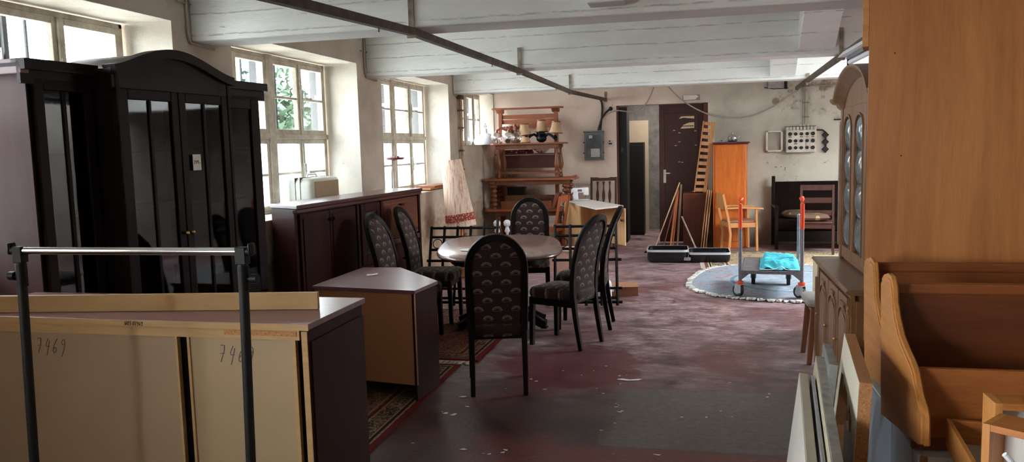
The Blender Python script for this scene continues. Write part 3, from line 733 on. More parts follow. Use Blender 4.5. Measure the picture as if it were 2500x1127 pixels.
# ------------------------------------------------------------------ dining chairs
def back_y(z):
    """depth of the chair back at height z (0 at the rear foot, negative = leaning back)"""
    if z < .45: t = z/.45; return .035*math.sin(PI*t*.5)
    t = (z-.45)/.64; return .035-.05*t-.115*t*t+.02*math.sin(PI*t)
def make_chair(label, group):
    c = thing('dining_chair', label, 'chair', (0,0,0), 0, group)
    hw = .176
    # back frame: one bent arch standing on the rear legs
    out = [(-hw, .43), (-hw-.004, .55), (-hw-.008, .70), (-hw-.008, .86)] + [(x, z) for x, z in arc(0, .865, hw+.008, 180, 0, 16, .21)][1:-1] + [(hw+.008, .86), (hw+.008, .70), (hw+.004, .55), (hw, .43)]
    MB().sweep([(x, back_y(z), z) for x, z in out], [(-.021,-.02),(.021,-.02),(.026,-.008),(.026,.008),(.021,.02),(-.021,.02),(-.026,.008),(-.026,-.008)], up=(0,1,.0)).build('back_frame', M['black_wood'], c, smooth=True)
    for s in (-1, 1):
        pts = [(s*(hw+.0)*(1) , back_y(z)-(.03*(1-z/.45)), z) for z in (0, .1, .2, .3, .4, .47)]
        MB().sweep(pts, lambda t: [(a*(.8+.2*t), b_*(.8+.2*t)) for a, b_ in ((-.019,-.021),(.019,-.021),(.019,.021),(-.019,.021))], up=(0,1,0)).build('leg', M['black_wood'], c, bev=.004)
        MB().sweep([(s*.195, .43, 0), (s*.192, .425, .25), (s*.19, .42, .41)], lambda t: [(a*(.82+.22*t), b_*(.82+.22*t)) for a, b_ in rect(.042, .042)], up=(0,1,0)).build('leg', M['black_wood'], c, bev=.004)
    # upholstered back panel
    def fr(u, v):
        z = .385 + (1.048-.385)*v
        w = hw-.006 if z < .865 else (hw-.004)*math.sqrt(max(0.0, 1-((z-.865)/.186)**2))
        return (2*u-1)*w, z, w
    nu, nv = 16, 26
    b = MB()
    def face(sg):
        def f(u, v):
            x, z, w = fr(u, v); k = (1-(2*u-1)**4)*min(1, (1.05-z)/.05)*min(1, (z-.38)/.02)
            return (x, back_y(z) + sg*(.008+.014*k), z)
        return f
    b.grid(face(1), nu, nv); b.grid(face(-1), nu, nv)
    # seam between the two faces
    for u in (0, 1):
        for j in range(nv): b.quad(face(1)(u, j/nv), face(1)(u, (j+1)/nv), face(-1)(u, (j+1)/nv), face(-1)(u, j/nv))
    for i in range(nu): b.quad(face(1)(i/nu, 0), face(1)((i+1)/nu, 0), face(-1)((i+1)/nu, 0), face(-1)(i/nu, 0))
    bmesh.ops.remove_doubles(b.bm, verts=b.bm.verts[:], dist=.0004)
    b.build('backrest', M['fan_back'], c, smooth=True)
    # seat: domed trapezoid with rounded corners
    def outline(t):
        a = 2*PI*t; ca, sa = math.cos(a), math.sin(a); n = .38
        x = abs(ca)**n*(1 if ca > 0 else -1); y = abs(sa)**n*(1 if sa > 0 else -1)
        return x*(.205+.022*y), .235+y*.235
    b = MB(); n = 40; prof = [(.96, .405), (1.0, .425), (1.0, .45), (.985, .468), (.94, .482), (.8, .492), (.5, .500), (.2, .503)]
    rings = [[b.bm.verts.new((outline(i/n)[0]*k, .235+(outline(i/n)[1]-.235)*k, z)) for i in range(n)] for k, z in prof]
    for A, B in zip(rings, rings[1:]):
        for i in range(n): b.bm.faces.new((A[i], A[(i+1)%n], B[(i+1)%n], B[i]))
    b.bm.faces.new(rings[0][::-1]); b.bm.faces.new(rings[-1])
    b.build('seat', M['fan_seat'], c, smooth=True)
    MB().box(-.185, .185, .405, .43, .345, .41).box(-.188, -.166, .02, .42, .345, .41).box(.166, .188, .02, .42, .345, .41).box(-.17, .17, .02, .035, .375, .41).build('seat_frame', M['black_wood'], c, bev=.004)
    return c
G = 'fan-pattern dining chairs around the table'
ch = make_chair('dining chair nearest us with its arched fan-pattern back towards us', G)
def place(o, x, y, a): o.location = (x, y, 0); o.rotation_euler = (0, 0, R_(a))
place(ch, -1.302, 5.075, 14.5)
c2 = dup(ch, (0,0,0), 0, 'fan-pattern dining chair at the near right side of the table, back and side seen'); place(c2, -.885, 6.455, 68)
c3 = dup(ch, (0,0,0), 0, 'fan-pattern dining chair at the far right side of the table, seen edge-on'); place(c3, -.80, 7.215, 91)
c4 = dup(ch, (0,0,0), 0, 'fan-pattern dining chair at the near left of the table, just behind the corner cabinet'); place(c4, -2.66, 6.47, -93); c4.location.z = .0145
c5 = dup(ch, (0,0,0), 0, 'fan-pattern dining chair at the far left of the table, in front of the highboard'); place(c5, -2.70, 7.24, -87); c5.location.z = .0145
c6 = dup(ch, (0,0,0), 0, 'fan-pattern dining chair at the far end of the table, facing us'); place(c6, -1.78, 8.46, 190)

# ------------------------------------------------------------------ dining table
DT = thing('dining_table', 'dark oval pedestal dining table with glossy brown top amid six chairs', 'table', (-1.765, 7.05, .0145), R_(13)); DT.scale.z = .98
def oval(k, a=.56, b_=.86, n=56, e=.62):
    r = []
    for i in range(n):
        t = 2*PI*i/n; c_, s_ = math.cos(t), math.sin(t)
        r.append((k*a*abs(c_)**e*(1 if c_ > 0 else -1), k*b_*abs(s_)**e*(1 if s_ > 0 else -1)))
    return r
b = MB(); prof = [(.95, .722), (.985, .728), (1.0, .742), (.995, .756), (.975, .765)]
rings = [[b.bm.verts.new((x, y, z)) for x, y in oval(k)] for k, z in prof]
for A, B in zip(rings, rings[1:]):
    n = len(A)
    for i in range(n): b.bm.faces.new((A[i], A[(i+1)%n], B[(i+1)%n], B[i]))
b.bm.faces.new(rings[0][::-1]); b.bm.faces.new(rings[-1])
b.build('tabletop', wood('glossy_walnut_top', S(108,78,75), S(138,104,98), 'y', .26, scale=.7, coat=.35), DT, smooth=True)
MB().prism(oval(.80, e=.7), .655, .722, 'z').build('apron', M['black_wood'], DT, smooth=True)
MB().lathe([(.11,.10),(.125,.16),(.09,.22),(.075,.34),(.11,.48),(.08,.58),(.14,.66)], (0,0,0), 20).build('column', M['black_wood'], DT, smooth=True)
for a in (22, 158, 202, 338):
    d = Vector((math.cos(R_(a)), math.sin(R_(a)), 0))
    pts = [d*r+Vector((0,0,z)) for r, z in ((.05,.16),(.14,.155),(.24,.125),(.33,.075),(.39,.045),(.43,.035))]
    MB().sweep(pts, lambda t: [(p*(1-.25*t), q*(1-.35*t)) for p, q in rect(.085, .10)]).box(.385, .445, -.035, .035, 0, .02, Matrix.Rotation(R_(a), 4, 'Z')).build('foot', M['black_wood'], DT, bev=.012)
dl_ = thing('lace_doily', 'small white lace doily on the dining table', 'doily', atZ(1147, 610, .766), .4)
MB().lathe([(.001,.001),(.07,.0015),(.085,.003)], (0,0,0), 18).build('cloth', M['paper'], dl_)

# ------------------------------------------------------------------ oriental rugs under the table
M['rug_a'] = rug_mat('red_oriental_rug', .5, 1.35, S(98,34,32), S(92,50,44), S(150,122,96), .26)
M['rug_b'] = rug_mat('red_oriental_runner', .62, .94, S(108,32,32), S(104,52,44), S(150,118,96), .22)
def fringe(par, x0, x1, y, dy, m, n=60, seed=1):
    rg = random.Random(seed); b = MB()
    for i in range(n):
        x = x0+(x1-x0)*(i+.5)/n; w_ = (x1-x0)/n*.8; o = rg.uniform(-.012,.012); L = dy*rg.uniform(.7,1.1)
        b.prism([(x-w_/2, y), (x+w_/2, y), (x+w_/2+o, y+L), (x-w_/2+o, y+L)], .001, .007, 'z')
    return b.build('fringe', m, par)
M['fringe'] = plain('cream_wool_fringe', S(196,186,172), .9, 0, .1)
rg1 = thing('rug', 'dark red oriental runner under the corner cabinet, nearest us', 'rug', (-2.26, 4.38, 0), R_(.5))
MB().box(-.5, .5, -1.35, 1.35, .001, .009).build('pile', M['rug_a'], rg1); fringe(rg1, -.48, .48, 1.35, .03, M['fringe'])
rg2 = thing('rug', 'red oriental rug under the dining table', 'rug', (-2.27, 6.79, 0), R_(-1))
MB().box(-.62, .62, -.94, .94, .002, .014).build('pile', M['rug_b'], rg2); fringe(rg2, -.6, .6, -.94, -.09, M['fringe'], 60, 5)

# ------------------------------------------------------------------ black iron bed ends standing behind the table
def bed_end(label, x0, x1, y0, y1, finials):
    d = Vector((x1-x0, y1-y0, 0)); Lg = d.length
    t = thing('iron_bed_end', label, 'bed end', (x0, y0, 0), math.atan2(d.y, d.x), 'black iron grid bed ends')
    lean = math.atan2(.30, .80)
    R = Matrix.Rotation(-lean, 4, 'X')
    P = lambda x, z: R @ Vector((x, 0, z))
    zs = (.055, .10, .20, .50, .62, .76, .86)
    for z in zs: MB().cyl(P(-.03 if z in (.055,.2,.5) else 0, z), P(Lg+(.05 if z in (.055,.2,.5) else 0), z), .0145, n=8).build('crossbar', M['black_metal'], t)
    n = max(3, round(Lg/.145))
    for i in range(n+1):
        x = Lg*i/n; top = .93 if i in finials else .86
        MB().cyl(P(x, .02), P(x, top), .0155, n=8).sphere(P(x, top+.008), .0175, 8).build('upright', M['black_metal'], t)
    for i in range(0, n, 2):
        xm = Lg*(i+.5)/n; c = P(xm, .69)
        ring = [c+R @ Vector((.05*math.cos(a), .012, .05*math.sin(a))) for a in [2*PI*k/16 for k in range(16)]]
        MB().tube(ring, .005, 6, closed=True).build('ring', M['black_metal'], t)
    return t
bed_end('black iron grid bed end leaning behind the left half of the dining table', -2.78, -2.06, 7.86, 7.9, (4, 5))
bed_end('black iron grid bed end leaning behind the right half of the dining table', -1.43, -.80, 7.97, 8.05, (4,))
cn = thing('plastic_canister', 'white plastic canister lying on the floor behind the right-hand dining chairs', 'canister', tuple(atZ(1474, 738)), R_(20))
MB().box(-.16, .10, -.0, .2, 0.001, .235, None, .045).build('body', M['white_plastic'], cn, smooth=True)
MB().cyl((.10,.1,.12), (.13,.1,.12), .03).build('cap', M['white_plastic'], cn, smooth=True)
cb = thing('cardboard_box', 'small brown cardboard box on the floor right of the white canister', 'box', (-.93, 8.62, 0), R_(12))
b = MB().box(-.0, .30, -.0, .22, 0, .12).build('carton', M['cardboard'], cb, bev=.003)
MB().box(.003, .297, -.09, 0, .115, .119).build('flap', M['cardboard'], cb)

# ------------------------------------------------------------------ round blue rug, trolley, towel
def round_rug():
    t = NT('round_blue_wool'); v = t.coord('Object'); P = t.xyz(v)
    r = t.m_('SQRT', t.m_('ADD', t.m_('MULTIPLY', P[0], P[0]), t.m_('MULTIPLY', P[1], P[1])))
    n = t.noise(v, 5, 5, .65, 1.5); n2 = t.noise(v, 90, 3)
    c = t.ramp(n, [(.35, S(124,138,152)), (.6, S(150,162,172))])
    band = t.m_('MULTIPLY', t.step(r, .78, .82), t.step(n, .52, .58)); c = t.mix(t.m_('MULTIPLY', band, .8), c, S(150,112,116))
    c = t.mix(t.m_('MULTIPLY', t.step(t.m_('ABSOLUTE', t.m_('SUBTRACT', r, .74)), .03, .015), t.step(n, .4, .5)), c, S(96,112,134))
    t.set(c, .95, 0, .1); t.bump(n2, .4, .004); return t.m
RR = thing('round_rug', 'round blue-grey rug with white fringe under the trolley', 'rug', (1.13, 9.70, 0))
RRr = lambda a: 1.24*(1+.05*math.cos(4*(a-.6)))
b = MB(); n = 72
ring = [(RRr(2*PI*i/n)*math.cos(2*PI*i/n), 1.06*RRr(2*PI*i/n)*math.sin(2*PI*i/n)) for i in range(n)]
b.prism(ring, .008, .018, 'z').build('pile', round_rug(), RR)
b = MB(); rg = random.Random(4)
for i in range(230):
    a = 2*PI*i/230; r0 = RRr(a)-.01; r1 = r0+rg.uniform(.045,.075); da = rg.uniform(-.03,.03)
    q = lambda r, a: (r*math.cos(a), 1.06*r*math.sin(a))
    b.prism([q(r0, a-.01), q(r0, a+.01), q(r1, a+.012+da), q(r1, a-.006+da)], .0085, .017+rg.uniform(0,.012), 'z')
b.build('fringe', plain('white_wool_fringe', S(222,222,216), .95, 0, .06), RR)
M['rug_c'] = rug_mat('brown_oriental_rug', 1.15, .85, S(110,72,60), S(150,126,100), S(206,190,160), .32)
r3 = thing('rug', 'brown and cream oriental rug in front of the dark bench by the back wall', 'rug', (1.22, 11.55, 0), R_(2))
MB().box(-1.15, 1.15, -.85, .85, .001, .008).build('pile', M['rug_c'], r3)
fr_ = MB(); 
for i in range(70):
    y = -.84+1.68*i/70; fr_.prism([(-1.15, y), (-1.15, y+.016), (-1.21, y+.018), (-1.21, y+.002)], .001, .006, 'z')
fr_.build('fringe', M['fringe'], r3)

TR = thing('platform_trolley', 'steel platform trolley with orange-capped posts on the round blue rug', 'trolley', (.735, 8.62, 0), R_(-5))
hw, Ld = .305, 1.0
ZB_ = .30
MB().box(-hw, hw, -.015, .015, ZB_-.035, ZB_).box(-hw, hw, Ld-.015, Ld+.015, ZB_-.035, ZB_).box(-hw, -hw+.03, 0, Ld, ZB_-.035, ZB_).box(hw-.03, hw, 0, Ld, ZB_-.035, ZB_).build('frame', M['steel'], TR, bev=.004)
MB().box(-hw+.03, hw-.03, .015, Ld-.015, ZB_-.02, ZB_-.004).build('deck', plain('worn_grey_deck_board', S(96,92,92), .6, 0, .15, 6), TR)
for s in (-1, 1):
    p = MB().cyl((s*hw, 0, .17), (s*hw, 0, .76), .0185).build('post', M['steel'], TR, smooth=True)
    MB().tube([(s*hw, 0, .74), (s*hw, 0, .9), (s*hw, 0, 1.0), (s*hw, 0, 1.035), (s*(hw-.012)+(.0), .018, 1.052), (s*hw-.02*0, .05, 1.055)], .0205, 12).build('grip', M['orange_red'], p, smooth=True)
    MB().prism([(-hw if s < 0 else hw, ZB_-.035), ((-hw+.09) if s < 0 else hw-.09, ZB_-.035), (-hw if s < 0 else hw, ZB_-.11)], -.01, .01, 'y').build('gusset', M['steel'], TR)
    cs = MB().cyl((s*hw, 0, .155), (s*hw, 0, .185), .036).build('swivel_collar', M['orange_red'], TR, smooth=True)
    Mc = Matrix.Translation((s*hw, 0, 0)) @ Matrix.Rotation(R_(48), 4, 'Z')
    f = MB().box(-.028, -.022, -.03, .055, .06, .15, Mc).box(.022, .028, -.03, .055, .06, .15, Mc).box(-.028, .028, -.03, .05, .145, .155, Mc).build('caster_fork', plain('light_grey_fork', S(176,184,192), .4, .4), TR, bev=.003)
    w_ = MB().cyl(Mc @ Vector((-.017, .03, .083)), Mc @ Vector((.017, .03, .083)), .064, n=24).build('wheel', M['rubber'], TR, smooth=True); MB().cyl(Mc @ Vector((-.019, .03, .083)), Mc @ Vector((.019, .03, .083)), .040, n=20).build('hub', plain('light_grey_hub', S(170,178,186), .4, .3), w_, smooth=True)
    w_ = MB().cyl((s*.19-.02, Ld-.18, .102), (s*.19+.02, Ld-.18, .102), .083, n=24).build('wheel', M['rubber'], TR, smooth=True); MB().cyl((s*.19-.022, Ld-.18, .102), (s*.19+.022, Ld-.18, .102), .04, n=20).build('hub', M['steel'], w_, smooth=True)
    MB().box(s*.19-.03, s*.19-.024, Ld-.22, Ld-.14, .09, ZB_-.035).box(s*.19+.024, s*.19+.03, Ld-.22, Ld-.14, .09, ZB_-.035).build('wheel_bracket', M['steel'], TR)
MB().cyl((hw-.01, Ld-.05, ZB_-.01), (hw-.01, Ld-.05, .80), .0165).sphere((hw-.01, Ld-.05, .80), .0165, 12).build('post', M['steel'], TR, smooth=True)
# crumpled turquoise towel
M['towel'] = plain('turquoise_terry', S(72,188,204), .9, 0, .05, 40, .5)
TW = thing('towel', 'folded turquoise towel lying on the trolley deck', 'towel', (.735, 8.62, ZB_), R_(-5))
def tw(u, v):
    x = -.115+.405*u; y = .05+.86*v
    h = .095*min(1, 7*u, 7*(1-u)+.1)*min(1, 7*v+.15, 7*(1-v)+.1)
    h *= .75+.5*mnoise.noise(Vector((x*4, y*3, 1))); h += (.016*math.sin(y*46+6*mnoise.noise(Vector((x*6, y*5, 0))))+.014*abs(mnoise.noise(Vector((x*16, y*22, 5)))))*min(1, 6*u, 6*(1-u))
    return (x+.012*mnoise.noise(Vector((x*9, y*9, 3))), y, max(.004, h))
b = MB().grid(tw, 60, 120)
b.grid(lambda u, v: (-.113+.40*u, .052+.855*v, .001), 2, 2); b.build('cloth', M['towel'], TW, smooth=True)
b = MB(); b.sweep([(x, .045+.01*math.sin(x*20), .008+.03*math.exp(-((x-.10)/.035)**2)) for x in [-.1+.37*i/40 for i in range(41)]], rect(.03, .006)); b.build('pale_hem', plain('pale_towel_hem', S(190,222,228), .9), TW, smooth=True)
# ------------------------------------------------------------------ carved buffet on the right, front facing the room (-X)
VT = thing('carved_buffet', 'carved brown oak buffet with arched bullion-glass upper doors beside the oak wardrobe', 'cabinet', (.80, 4.50, 0), R_(90))
# local x = along the room (world +Y), local -y = into the room ... rotated 90: local y -> world -X, so front is at +y
LV, ZL, ZTV = 1.25, .82, 1.86
fy = 0.0   # front plane of the base at local y = 0, body extends to local y = -0.45
MB().box(0, LV, -.45, -.02, .06, ZL).box(.03, LV-.03, -.44, -.05, 0, .06).build('base_body', M['carved'], VT, bev=.004)
b = MB(); led = [(-.46, ZL), (-.46, ZL+.03), (.03, ZL+.03), (.04, ZL+.018), (.03, ZL+.006), (.015, ZL), (.01, ZL-.02), (-.01, ZL-.035), (-.01, ZL)]
b.prism(led, -.035, LV+.035, 'x'); b.build('ledge', M['carved_y'], VT, bev=.003)
def arched(x0, x1, z0, zs, rise, n=12):
    """closed outline with a shallow double-curved arch on top"""
    xm = (x0+x1)/2; w = (x1-x0)/2
    return [(x0, z0), (x1, z0)] + [(xm+w*math.cos(PI*i/n), zs+rise*math.sin(PI*i/n)**.8) for i in range(n+1)]
nD = 3; dw = (LV-.16)/nD
for i in range(nD):
    x0 = .08+dw*i+.012; x1 = x0+dw-.024
    d = MB().box(x0, x1, -.022, .0, .1, ZL-.05).build('door', M['carved'], VT, bev=.004)
    out = arched(x0+.035, x1-.035, .15, ZL-.2, .085); inn = arched(x0+.07, x1-.07, .19, ZL-.215, .06)
    m = MB(); m.sweep([(p[0], .0, p[1]) for p in out], [(-.012,-.006),(.012,-.006),(.009,.008),(-.009,.008)], closed=True, up=(0,1,0)); m.build('moulding', M['carved'], d, smooth=True)
    MB().prism(inn, -.004, .01, 'y').build('raised_panel', M['carved'], d, bev=.006)
    # stepped carving above the arch
    c = MB()
    for k, (w_, z) in enumerate(((.13, ZL-.105), (.10, ZL-.125), (.06, ZL-.145))): c.box((x0+x1)/2-w_/2, (x0+x1)/2+w_/2, -.003, .012-.002*k, z, z+.018)
    c.build('carving', M['carved'], d, bev=.005)
    knob(d, (x1-.02, .0, .48), M['brass'], .01, (0,1,0))
for x in (.04, LV-.04): MB().box(x-.035, x+.035, -.03, .006, .06, ZL-.02).cyl((x, .006, .12), (x, .006, ZL-.1), .018, n=10).build('pilaster', M['carved'], VT, bev=.005)
MB().prism([(-.0, 0), (.045,0), (.045,-.03), (.03,-.05), (.04,-.07), (.02,-.10), (0,-.10)], 0, .03, 'x', Matrix.Translation((0, 0, ZL-.02)) @ Matrix.Diagonal((1,.6,1,1))).build('bracket', M['carved'], VT)
# upper part
uy = -.135; ux0, ux1 = .02, LV-.02
MB().box(ux0, ux0+.02, -.45, uy, ZL+.03, ZTV-.02).box(ux1-.02, ux1, -.45, uy, ZL+.03, ZTV-.02).box(ux0, ux1, -.45, -.435, ZL+.03, ZTV).box(ux0, ux1, -.44, uy-.02, ZTV-.02, ZTV).box(ux0, ux1, -.44, uy-.02, ZL+.03, ZL+.05).build('upper_body', M['carved'], VT)
for z in (1.15, 1.48): MB().box(ux0+.02, ux1-.02, -.43, uy-.05, z, z+.018).build('shelf', M['carved_y'], VT)
nD = 3; dw = (ux1-ux0-.10)/nD
for i in range(nD):
    x0 = ux0+.05+dw*i+.006; x1 = x0+dw-.012; z0, z1 = ZL+.05, ZTV-.01; r = .058
    d = MB().box(x0, x0+r, uy-.022, uy, z0, z1).box(x1-r, x1, uy-.022, uy, z0, z1).box(x0+r, x1-r, uy-.022, uy, z0, z0+.08)
    ar = [(x0+r, z1)] + [(x0+r, z1-.14)] + [((x0+x1)/2-((x1-x0)/2-r)*math.cos(PI*k/12), z1-.14+.085*math.sin(PI*k/12)) for k in range(13)] + [(x1-r, z1)]
    d.prism(ar, uy-.022, uy, 'y'); d = d.build('door', M['carved'], VT, bev=.005)
    m = MB(); o2 = [(x0+r, z0+.08), (x1-r, z0+.08)] + [((x0+x1)/2+((x1-x0)/2-r)*math.cos(PI*k/12), z1-.14+.085*math.sin(PI*k/12)) for k in range(13)]
    m.sweep([(p[0], uy-.002, p[1]) for p in o2], [(-.009,-.006),(.009,-.006),(.007,.01),(-.007,.01)], closed=True, up=(0,1,0)); m.build('moulding', M['carved'], d, smooth=True)
    hgt = z1-.06-(z0+.08); 
    for k in range(4):      # bulging bullion panes, one above another
        za = z0+.08+hgt*k/4; zb_ = z0+.08+hgt*(k+1)/4
        MB().grid(lambda u, v: (x0+r+(x1-x0-2*r)*u, uy-.014+.03*max(0, math.sin(PI*u))**.7*max(0, math.sin(PI*v))**.6, za+(zb_-za)*v), 10, 12).build('bullion_pane', M['lead_glass'], d, smooth=True)
for x in (ux0+.025, ux1-.025): MB().box(x-.025, x+.025, uy-.03, uy+.008, ZL+.03, ZTV).cyl((x, uy+.008, ZL+.12), (x, uy+.008, ZTV-.1), .014, n=10).build('pilaster', M['carved'], VT, bev=.004)
# arched cornice
xm = (ux0+ux1)/2
def vz(x):
    t = abs(x-xm)/(.5*(ux1-ux0)); 
    return ZTV+.03+.17*max(0.0, 1-(t/.86)**2)**.62 if t < .86 else ZTV+.03
xs = [ux0-.05+(ux1-ux0+.10)*i/44 for i in range(45)]
b = MB(); b.prism([(x, ZTV-.01) for x in (xs[0], xs[-1])] + [(x, vz(x)) for x in xs[::-1]], uy-.02, uy, 'y'); b.build('pediment', M['carved'], VT)
b = MB(); b.sweep([(x, uy, vz(x)) for x in xs], [(.03,-.055),(-.0,-.055),(-.02,-.04),(-.03,-.02),(-.055,-.012),(-.07,.004),(-.07,.02),(.03,.02)], up=(0,0,1))
pts = [(x, vz(x)+.01) for x in xs]; b.prism(pts + [(x, z-.02) for x, z in pts[::-1]], -.45, uy-.02, 'y'); b.build('cornice', M['carved_y'], VT, smooth=True)

# ------------------------------------------------------------------ tall oak wardrobe closing the right of the view, on a dark chest
WD = thing('wardrobe', 'tall honey-oak wardrobe side filling the right edge, behind the two oak bench ends', 'wardrobe', (0, 0, 0))
Yw = 4.2; XWD = atY(2114, 500, Yw).x
WD.location = (XWD, Yw, 0); WD.rotation_euler.z = R_(-12)
MB().box(0, 1.6, 0, .20, .645, 2.40).build('body', M['oak'], WD, bev=.002)
MB().box(-.03, -.0005, -.0, .20, 2.085, 2.42).build('cornice', M['oak_y'], WD, bev=.002)
pg = MB()
for px, py in ((2185, 128), (2200, 380)): 
    p = WD.matrix_basis.inverted() @ atY(px, py, Yw-.05); p.y = -.001; pg.cyl(p, p+Vector((0,.006,0)), .004, n=8)
pg.build('screw_hole', M['ink'], WD)
CH = thing('chest', 'low dark chest underneath the honey-oak wardrobe', 'chest', (0,0,0))
CH.location = WD.location; CH.rotation_euler = WD.rotation_euler
MB().box(.03, 1.55, .02, .20, .0, .644).build('body', M['black_wood'], CH, bev=.003); MB().box(.1, 1.5, .008, .02, .1, .6).build('front_panel', M['black_wood'], CH, bev=.004)

# ------------------------------------------------------------------ two oak corner-bench sections
def bench(label, X, prof, ncur, tb, zb, ztop, yfr, zfr0, zfr1, L, dark):
    """oak bench section: shaped side panel in the plane X = const, back board, front board and rails"""
    Yf = prof[0][0]
    t = thing('corner_bench', label, 'bench', (X, Yf, 0), 0, 'oak corner bench sections')
    P = [(y-Yf, z) for y, z in prof]
    MB().prism(P, -.012, .012, 'x').build('side_panel', M['oak_y'], t, bev=.003)
    e = MB(); e.sweep([(.004, y, z) for y, z in P[1:ncur]], [(-.018,-.010),(.018,-.010),(.018,.004),(.008,.011),(-.008,.011),(-.018,.004)], up=(1,0,0)); e.build('rounded_edge', M['oak_y'], t, smooth=True)
    yb = tb-Yf; yf = yfr-Yf
    MB().box(.012, L, yb-.012, yb+.012, zb, ztop-.04).build('back_board', dark, t)
    MB().box(.012, L, yb-.02, yb+.022, ztop-.042, ztop, None, .008).build('top_rail', M['oak_dark'], t)
    MB().box(.012, L, yf-.012, yf+.012, zfr0, zfr1).build('front_board', M['oak_front'], t, bev=.002)
    MB().box(.012, L, yf+.015, yf+.04, zfr0-.055, zfr0-.005).build('front_rail', M['oak_dark'], t, bev=.003)
    MB().box(.012, L, yf+.04, yb-.02, zb-.015, zb).build('bottom_board', M['oak_dark'], t)
    return t
M['oak_front'] = wood('brown_oak_front', S(140,78,32), S(172,104,54), 'x', .45)
PR1 = [(3.909,.571),(3.972,1.053),(3.937,1.077),(3.84,1.095),(3.785,1.086),(3.762,1.03),(3.74,.944),(3.652,.87),(3.585,.828),(3.545,.805),(3.545,.60)]
PR2 = [(3.334,.557),(3.384,1.076),(3.35,1.097),(3.289,1.112),(3.240,1.111),(3.216,1.085),(3.200,1.031),(3.158,.976),(3.092,.925),(3.006,.892),(2.935,.872),(2.887,.850),(2.860,.822),(2.818,.781),(2.771,.757),(2.756,.742),(2.751,.652),(2.789,.637)]
bench('rear oak corner bench section with curved end, against the tall wardrobe', .765, PR1, 11, 3.87, .60, 1.088, 3.60, .66, .80, 1.0, M['oak_dark'])
bench('front oak corner bench section with curved end and dark backrest', .718, PR2, 17, 3.30, .60, 1.092, 2.94, .615, .858, 1.05, wood('dark_backrest_board', S(84,42,20), S(112,60,30), 'x', .42))

# ------------------------------------------------------------------ white cabinet the benches stand on
WC = thing('white_cabinet', 'white laminate kitchen cabinet under the front oak bench section', 'cabinet', (0,0,0))
MB().box(.755, 1.75, 2.9, 3.92, 0, .555).build('carcass', M['white_lam'], WC, bev=.002)
MB().box(.742, .755, 2.93, 3.30, .02, .55).box(.736, .742, 2.99, 3.01, .02, .55).box(.742, .755, 3.31, 3.85, .02, .55).build('door', plain('bluish_white_door', S(198,210,224), .35, 0, .02, 3), WC, bev=.002)
MB().box(.742, .766, 2.895, 2.90, 0, .555).build('raw_edge', M['chip'], WC)
MB().cyl((.83, 2.9, .535), (.83, 2.893, .535), .009, n=10).build('screw', M['chrome'], WC)

# ------------------------------------------------------------------ drawers heaped at the lower right corner
def drawer(label, loc, eul, w, d, h, t=.016, bot=M['white_lam'], body=M['oak_x']):
    o = thing('drawer', label, 'drawer', loc, 0, 'loose oak drawers'); o.rotation_euler = eul
    MB().box(0, t, 0, d, 0, h).build('side', M['oak_y'], o, bev=.001); MB().box(w-t, w, 0, d, 0, h).build('side', M['oak_y'], o, bev=.001)
    MB().box(t, w-t, d-t, d, 0, h).build('back', body, o, bev=.001); MB().box(t, w-t, 0, t, 0, h).build('front', body, o, bev=.001)
    MB().box(t, w-t, t, d-t, .008, .014).build('bottom', bot, o)
    return o
BX = thing('box', 'plain brown box under the heaped drawers at the lower right', 'box', (0,0,0))
MB().box(.93, 1.7, 2.38, 2.84, 0, .60).build('carton', M['cardboard'], BX, bev=.004); MB().box(.95, 1.68, 2.60, 2.63, .6, .602).build('tape', M['plank'], BX)
p0 = atZ(2310, 1018, .70); p1 = atZ(2374, 1127, .70); a = math.atan2((p0-p1).y, (p0-p1).x)-PI/2
dd = .42; q = p0 - (p0-p1).normalized()*dd
D1 = drawer('shallow oak drawer lying flat with grey-white bottom, left of the upright drawers', (q.x, q.y, .602), (0, 0, a), .5, dd, .095, .014, plain('grey_white_drawer_bottom', S(168,166,154), .6, 0, .03))
MB().prism([(.22,.30), (.27,.36), (.36,.38), (.44,.38), (.44,.34), (.40,.31), (.36,.30)], .014, .03, 'z').build('catch', M['oak_dark'], D1)
p = atY(2430, 985, 2.18)
D2 = drawer('large oak drawer standing on end with white bottom, at the right edge', (p.x, 2.18+.09, .001), (R_(90), 0, 0), .55, p.z, .09, .018)
kn = MB().cyl((.035, p.z-.21, .014), (.035, p.z-.21, .03), .012, n=12); kn.build('peg', M['white_plastic'], D2)
p = atY(2461, 1026, 1.98)
D3 = drawer('small oak drawer leaning in front of the standing drawer, in the lower right corner', (p.x, 1.98+.05, .001), (R_(90), 0, R_(-38)), .4, p.z, .10, .016)
r_ = MB(); r_.tube([atY(2452, 1108, 1.86), atY(2462, 1118, 1.86), atY(2480, 1140, 1.86)], .006, 8)
D4 = r_.build('drawer_runner', M['white_plastic']); tag(D4, 'thin white metal drawer runner in the lower right corner', 'drawer runner')

